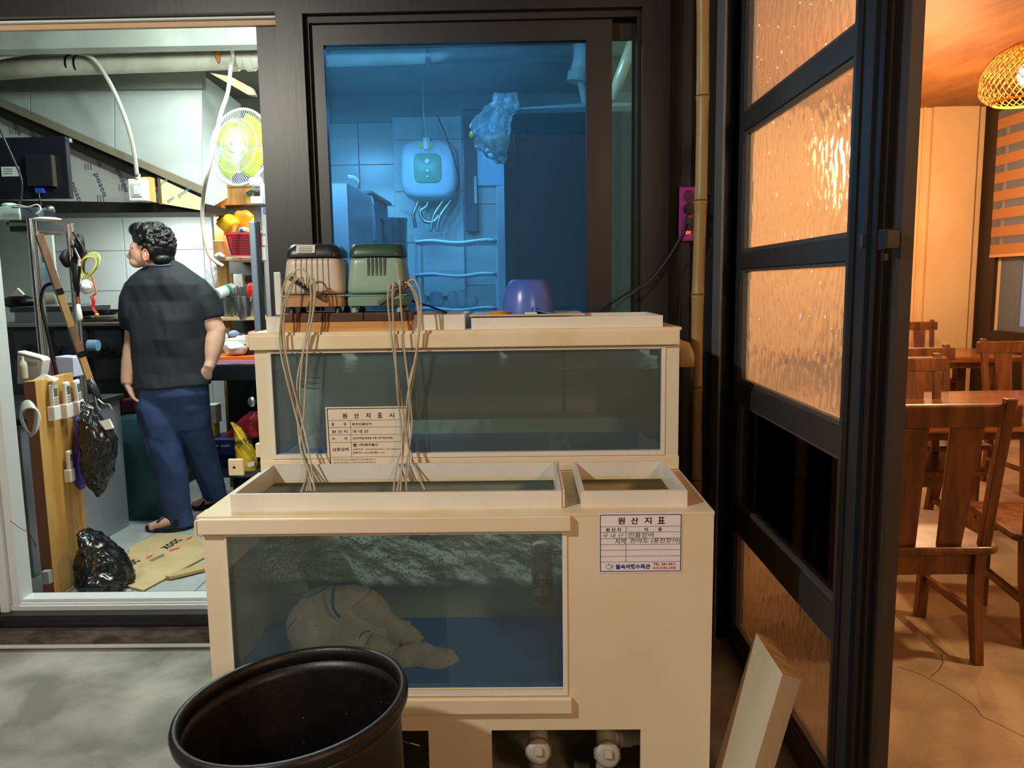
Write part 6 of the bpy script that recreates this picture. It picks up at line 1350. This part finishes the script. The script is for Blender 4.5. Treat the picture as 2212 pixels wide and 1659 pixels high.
# ---- woven bamboo pendant
lc = U(2222, 150, 4.25); zb_ = U(2212, 219, 4.25).z
pl = thing('pendant_lamp', 'glowing woven bamboo pendant lamp over the near table', 'lamp', (lc.x, 4.25, zb_))
LM = mat('lamp_bamboo', '#d9842c', .6)
LM.node_tree.nodes['Principled BSDF'].inputs['Transmission Weight'].default_value = 0
rl = .225; hl_ = U(2212, 92, 4.25).z-zb_
prof = [(.70, 0), (.88, .06), (.98, .18), (1.0, .33), (.97, .48), (.88, .65), (.72, .80), (.50, .92), (.22, 1.0)]
def pr(t):
    k = t*(len(prof)-1); i = min(int(k), len(prof)-2); f = k-i
    return (prof[i][0]*(1-f)+prof[i+1][0]*f)*rl, (prof[i][1]*(1-f)+prof[i+1][1]*f)*hl_
ww = MB(); NS = 38
for s in (-1, 1):
    for k in range(NS):
        pts = []
        for i in range(13):
            t = i/12; r, z = pr(t); a = 2*math.pi*k/NS+s*t*1.25; pts.append(Vector((lc.x+r*math.cos(a), 4.25+r*math.sin(a), zb_+z)))
        ww.tube(pts, .0030, 4, cap=False, flat=.5)
o = ww.build('woven_strips', LM, pl, smooth=2); o['kind'] = 'stuff'
for t in (0, .96): 
    r, z = pr(t); MB().tube([Vector((lc.x+r*math.cos(a), 4.25+r*math.sin(a), zb_+z)) for a in [2*math.pi*i/40 for i in range(41)]], .006, 6).build('rim_ring', LM, pl, smooth=True)
MB().ell((lc.x, 4.25, zb_+hl_*.45), (.05, .05, .065), 16, 12).build('bulb', mat('bulb_glow', '#ffd9a0', .4, emit=9), pl, smooth=2)
MB().tube([(lc.x, 4.25, zb_+hl_), (lc.x, 4.25, ZT)], .004, 6).build('cord', BLACKP, pl)
light('pendant_glow', 'POINT', (lc.x, 4.25, zb_+hl_*.20), 38, (1, .60, .25), .06)
# ============================================================ PERSON
YP = 4.42
SKIN = mat('skin', '#dcae94', .5, col2='#d2a287', scale=12, sub=.08)
SHIRT = mat('dark_shirt', '#161a20', .75, col2='#1d232b', scale=7, bump=.12, bscale=18)
DENIM = mat('blue_trousers', '#22345c', .75, col2='#2c426e', scale=10, bump=.15, bscale=16)
HAIR = mat('black_hair', '#0b0b0d', .35, bump=.5, bscale=60)
per = thing('person', 'person in dark polo shirt and blue trousers seen from behind, head turned left', 'person', (U(385, 1140, YP).x, YP, KF))
def pp(x, y, d=0): return U(x, y, YP+d)
def oval(xl, xr, y, depth, d=0, n=28, tilt=0):
    a, b = pp(xl, y, d), pp(xr, y, d); c = (a+b)/2; hw = (b.x-a.x)/2
    return [c+Vector((hw*math.cos(t), depth*math.sin(t), tilt*math.cos(t))) for t in [2*math.pi*k/n for k in range(n)]]
# --- body: head, neck, arms, hands, as one continuous surface
b = MB()
# head turned to the left, profile
hcn = pp(318, 533, -.02)
b.ell(pp(326, 528, -.0), (.088, .075, .105), 24, 18)           # skull
b.ell(pp(305, 545, -.01), (.062, .055, .080), 20, 14)          # face mass
b.ell(pp(296, 566, -.01), (.040, .042, .034), 16, 10)          # jaw / chin
b.tube([pp(290, 538, -.01), pp(282, 547, -.01), pp(276, 554, -.01), pp(282, 558, -.01)], [.012, .013, .011, .012], 8)  # nose
b.tube([pp(288, 530, -.01), pp(288, 540, -.01)], [.02, .016], 8)  # brow
b.tube([pp(286, 562, -.01), pp(286, 568, -.01)], [.013, .012], 8)  # lips
b.tube([pp(335, 560, .0), pp(345, 590, .02), pp(352, 610, .03)], [.055, .060, .075], 18)  # neck
b.ell(pp(315, 552, -.085), (.014, .012, .028), 12, 8)          # ear, rim towards camera
b.tube(oval(308, 322, 549, .001, -.088)[:14]+[], .006, 6) if False else None
# hidden trunk keeps body continuous
b.loft([oval(305, 425, 605, .07), oval(290, 430, 640, .09), oval(300, 430, 720, .095), oval(315, 430, 800, .08), oval(320, 430, 850, .07)])
sh_l, el_l, wr_l = pp(298, 632, .0), pp(294, 742, .03), pp(275, 818, -.04)
b.tube([sh_l, sh_l.lerp(el_l, .5), el_l, el_l.lerp(wr_l, .25), el_l.lerp(wr_l, .6), wr_l, pp(274, 830, -.05)], [.045, .062, .064, .060, .052, .036, .032], 18)
sh_r, el_r, wr_r = pp(425, 630, .02), pp(468, 715, .03), pp(456, 782, -.02)
b.tube([sh_r, sh_r.lerp(el_r, .55), el_r, el_r.lerp(wr_r, .3), el_r.lerp(wr_r, .7), wr_r, pp(450, 796, -.04)], [.045, .056, .054, .054, .046, .033, .030], 18)
def hand(mb, c, d, side, palm_n, curl=.6, s=1.0):
    """palm, four curled fingers of unequal length and a thumb from the side of the palm"""
    d = d.normalized(); n = palm_n.normalized(); w = d.cross(n).normalized()*side
    rings = []
    for t, hw, ht in ((0, .026, .018), (.03, .034, .017), (.06, .040, .016), (.088, .038, .013)):
        cc = c+d*t*s; rings.append([cc+(w*hw*math.cos(a)+n*ht*math.sin(a))*s for a in [2*math.pi*k/12 for k in range(12)]])
    mb.loft(rings)
    for i, (off, ln) in enumerate(((-.029, .072), (-.010, .082), (.010, .076), (.028, .060))):
        p = c+(d*.078+w*off)*s; dd = d.copy(); pts = [p]; 
        for k, f in enumerate((.42, .33, .25)):
            q = Matrix.Rotation(curl*(k+.4)*.6, 3, w*1.0) ; dd2 = (d*math.cos(curl*(k+.5))+n*math.sin(curl*(k+.5))); pts.append(pts[-1]+dd2*ln*f*s)
        mb.tube(pts, [.0098*s, .0095*s, .009*s, .0075*s], 8)
    p = c+(d*.02-w*.026)*s
    mb.tube([p, p+(d*.03-w*.018+n*.012)*s, p+(d*.055-w*.012+n*.026)*s, p+(d*.072-w*.002+n*.032)*s], [.013*s, .0115*s, .010*s, .008*s], 8)
hand(b, pp(273, 828, -.05), (pp(284, 866, -.05)-pp(272, 828, -.05))+Vector((.02, 0, 0)), 1, Vector((1, .25, .15)), .45, .98)
hand(b, pp(450, 794, -.04), Vector((-.6, .1, -.8)), -1, Vector((-.3, .9, 0)), .5, .9)
# feet inside the sandals
for (x, y, d, dx) in ((385, 1128, -.03, -1), (472, 1078, .42, -.6)):
    p = pp(x, y, d); b.tube([p+Vector((.03, .02, .02)), p+Vector((-.02*1, 0, .01)), p+Vector((-.10, -.03, -.005)), p+Vector((-.15, -.05, -.012))], [.035, .036, .032, .02], 12)
b.tube([pp(362, 820, 0), pp(350, 900, 0), pp(362, 1000, 0), pp(385, 1105, 0), pp(388, 1128, -.02)], [.05, .05, .045, .036, .035], 12)
b.tube([pp(385, 820, 0), pp(412, 900, .08), pp(437, 1000, .25), pp(468, 1070, .42)], [.05, .05, .045, .035], 12)
body = b.build('body', SKIN, per, remesh=.0065, smoothit=3)
# eye, ear detail
MB().ell(pp(287, 536, -.055), (.006, .006, .005), 10, 6).build('eye', mat('eye_dark', '#1a1210', .3), per, smooth=2)
er = MB(); c = pp(315, 551, -.088)
er.tube([c+Vector((.020*math.cos(t)*.75, -.004, .031*math.sin(t))) for t in [R(-70+25*k) for k in range(14)]], .0055, 8)
er.tube([c+Vector((.009*math.cos(t), -.002, .016*math.sin(t)+.003)) for t in [R(-60+30*k) for k in range(9)]], .004, 6)
er.ell(c+Vector((-.002, .0, -.028)), (.008, .006, .009), 10, 6)
er.build('ear', mat('ear_skin', '#c98668', .5), per, smooth=2)
# --- hair
h = MB()
h.ell(pp(328, 512, .005), (.105, .090, .085), 26, 16)
h.ell(pp(345, 535, .005), (.088, .088, .095), 24, 16)
h.ell(pp(303, 497, -.005), (.060, .066, .045), 18, 12)
h.ell(pp(352, 560, .0), (.062, .075, .045), 18, 12)
h.ell(pp(308, 524, -.045), (.03, .032, .035), 14, 10)
h.ell(pp(331, 540, -.05), (.045, .05, .05), 16, 10)
rr = random.Random(11)
for k in range(150):
    a = rr.uniform(0, 2*math.pi); e = rr.uniform(-.5, 1.4)
    cc = pp(334, 522, .0); v = Vector((math.cos(a)*math.cos(e)*.102, math.sin(a)*math.cos(e)*.088, math.sin(e)*.098))
    p = cc+v
    if v.x < -.055 and v.z < .03: continue
    t = Vector((-v.y, v.x, 0)).normalized()*rr.choice([-1, 1]); 
    h.tube([p-t*.018, p+v.normalized()*.010+t*.0, p+t*.016-Vector((0, 0, .012))], [.010, .011, .005], 6)
h.build('hair', HAIR, per, remesh=.0055, smoothit=1)
# --- shirt
s = MB()
s.loft([oval(312, 398, 575, .055, .0), oval(300, 408, 583, .07, .0), oval(284, 428, 597, .095, .0), oval(272, 440, 615, .11, .0), oval(272, 445, 650, .12), oval(278, 446, 690, .122), oval(284, 446, 730, .122), oval(286, 448, 770, .122), oval(288, 452, 805, .126), oval(289, 456, 832, .128, tilt=.012), oval(290, 455, 836, .12, tilt=.012)])
s.tube([pp(312, 606, .0), pp(296, 622, .0), pp(290, 645, .0), pp(289, 680, .01), pp(293, 708, .02)], [.045, .066, .078, .082, .080], 20)
s.tube([pp(405, 602, .01), pp(424, 620, .02), pp(440, 642, .02), pp(452, 665, .03), pp(460, 688, .03)], [.045, .066, .076, .074, .070], 20)
s.tube([pp(318, 572, -.0), pp(345, 567, .03), pp(375, 572, .0), pp(392, 580, -.0)], [.028, .03, .03, .026], 10)
for i, v in enumerate(s.v):
    f = noise.noise(Vector((v.x*7+v.z*5, v.y*4, v.z*9)))*.03+noise.noise(Vector((v.x*16, v.y*9, v.z*14+4)))*.012
    v.y -= f
s.build('polo_shirt', SHIRT, per, remesh=.0065, smoothit=7)
MB().tube(spline([pp(309, 577, -.05), pp(325, 572, -.068), pp(345, 574, -.075), pp(368, 571, -.06)]), .004, 6).build('collar_tape', mat('teal_grey', '#5a7078', .6), per, smooth=2)
# --- trousers
t = MB()
t.loft([oval(300, 444, 822, .112), oval(297, 450, 850, .118), oval(296, 452, 880, .118, .03), oval(298, 452, 905, .112, .04), oval(304, 450, 925, .10, .05)])
t.loft([oval(298, 388, 845, .09), oval(296, 388, 880, .105), oval(303, 390, 915, .098), oval(312, 392, 950, .088), oval(325, 398, 990, .078, .0), oval(338, 406, 1030, .072), oval(348, 409, 1075, .072), oval(356, 413, 1110, .075), oval(362, 420, 1134, .078)])
t.loft([oval(362, 450, 845, .09, .02), oval(366, 452, 880, .105, .03), oval(378, 455, 915, .098, .08), oval(388, 461, 950, .088, .14), oval(400, 470, 985, .078, .22), oval(417, 478, 1018, .072, .30), oval(432, 485, 1050, .072, .38), oval(442, 490, 1078, .075, .44)])
for v in t.v:
    f = noise.noise(Vector((v.x*9, v.y*5, v.z*11)))*.010+noise.noise(Vector((v.x*5, v.y*5, v.z*24+4)))*.006; v.y -= f; v.x += f*.5
t.build('trousers', DENIM, per, remesh=.0075, smoothit=2)
# --- sandals
for (x, y, d) in ((378, 1140, -.03), (472, 1088, .42)):
    p = pp(x, y, d); p.z = KF
    so = MB().loft([[Vector((p.x+.03+(-.20+.24*(.5+.5*math.cos(a)))*1.0, p.y-.01+.048*math.sin(a), p.z+z)) for a in [2*math.pi*k/24 for k in range(24)]] for z in (.002, .03)])
    so.build('sandal_sole', mat('sandal_black', '#141114', .5), per, smooth=True, bevel=.004)
    MB().tube(spline([Vector((p.x-.09, p.y-.055, p.z+.02)), Vector((p.x-.07, p.y-.045, p.z+.065)), Vector((p.x-.05, p.y+.0, p.z+.085)), Vector((p.x-.04, p.y+.045, p.z+.03))]), .012, 8, flat=.5).build('sandal_strap', MATS['sandal_black'], per, smooth=2)
    MB().tube(spline([Vector((p.x+.02, p.y-.05, p.z+.02)), Vector((p.x+.03, p.y-.045, p.z+.08)), Vector((p.x+.05, p.y, p.z+.07))]), .010, 8, flat=.5).build('sandal_strap', MATS['sandal_black'], per, smooth=2)
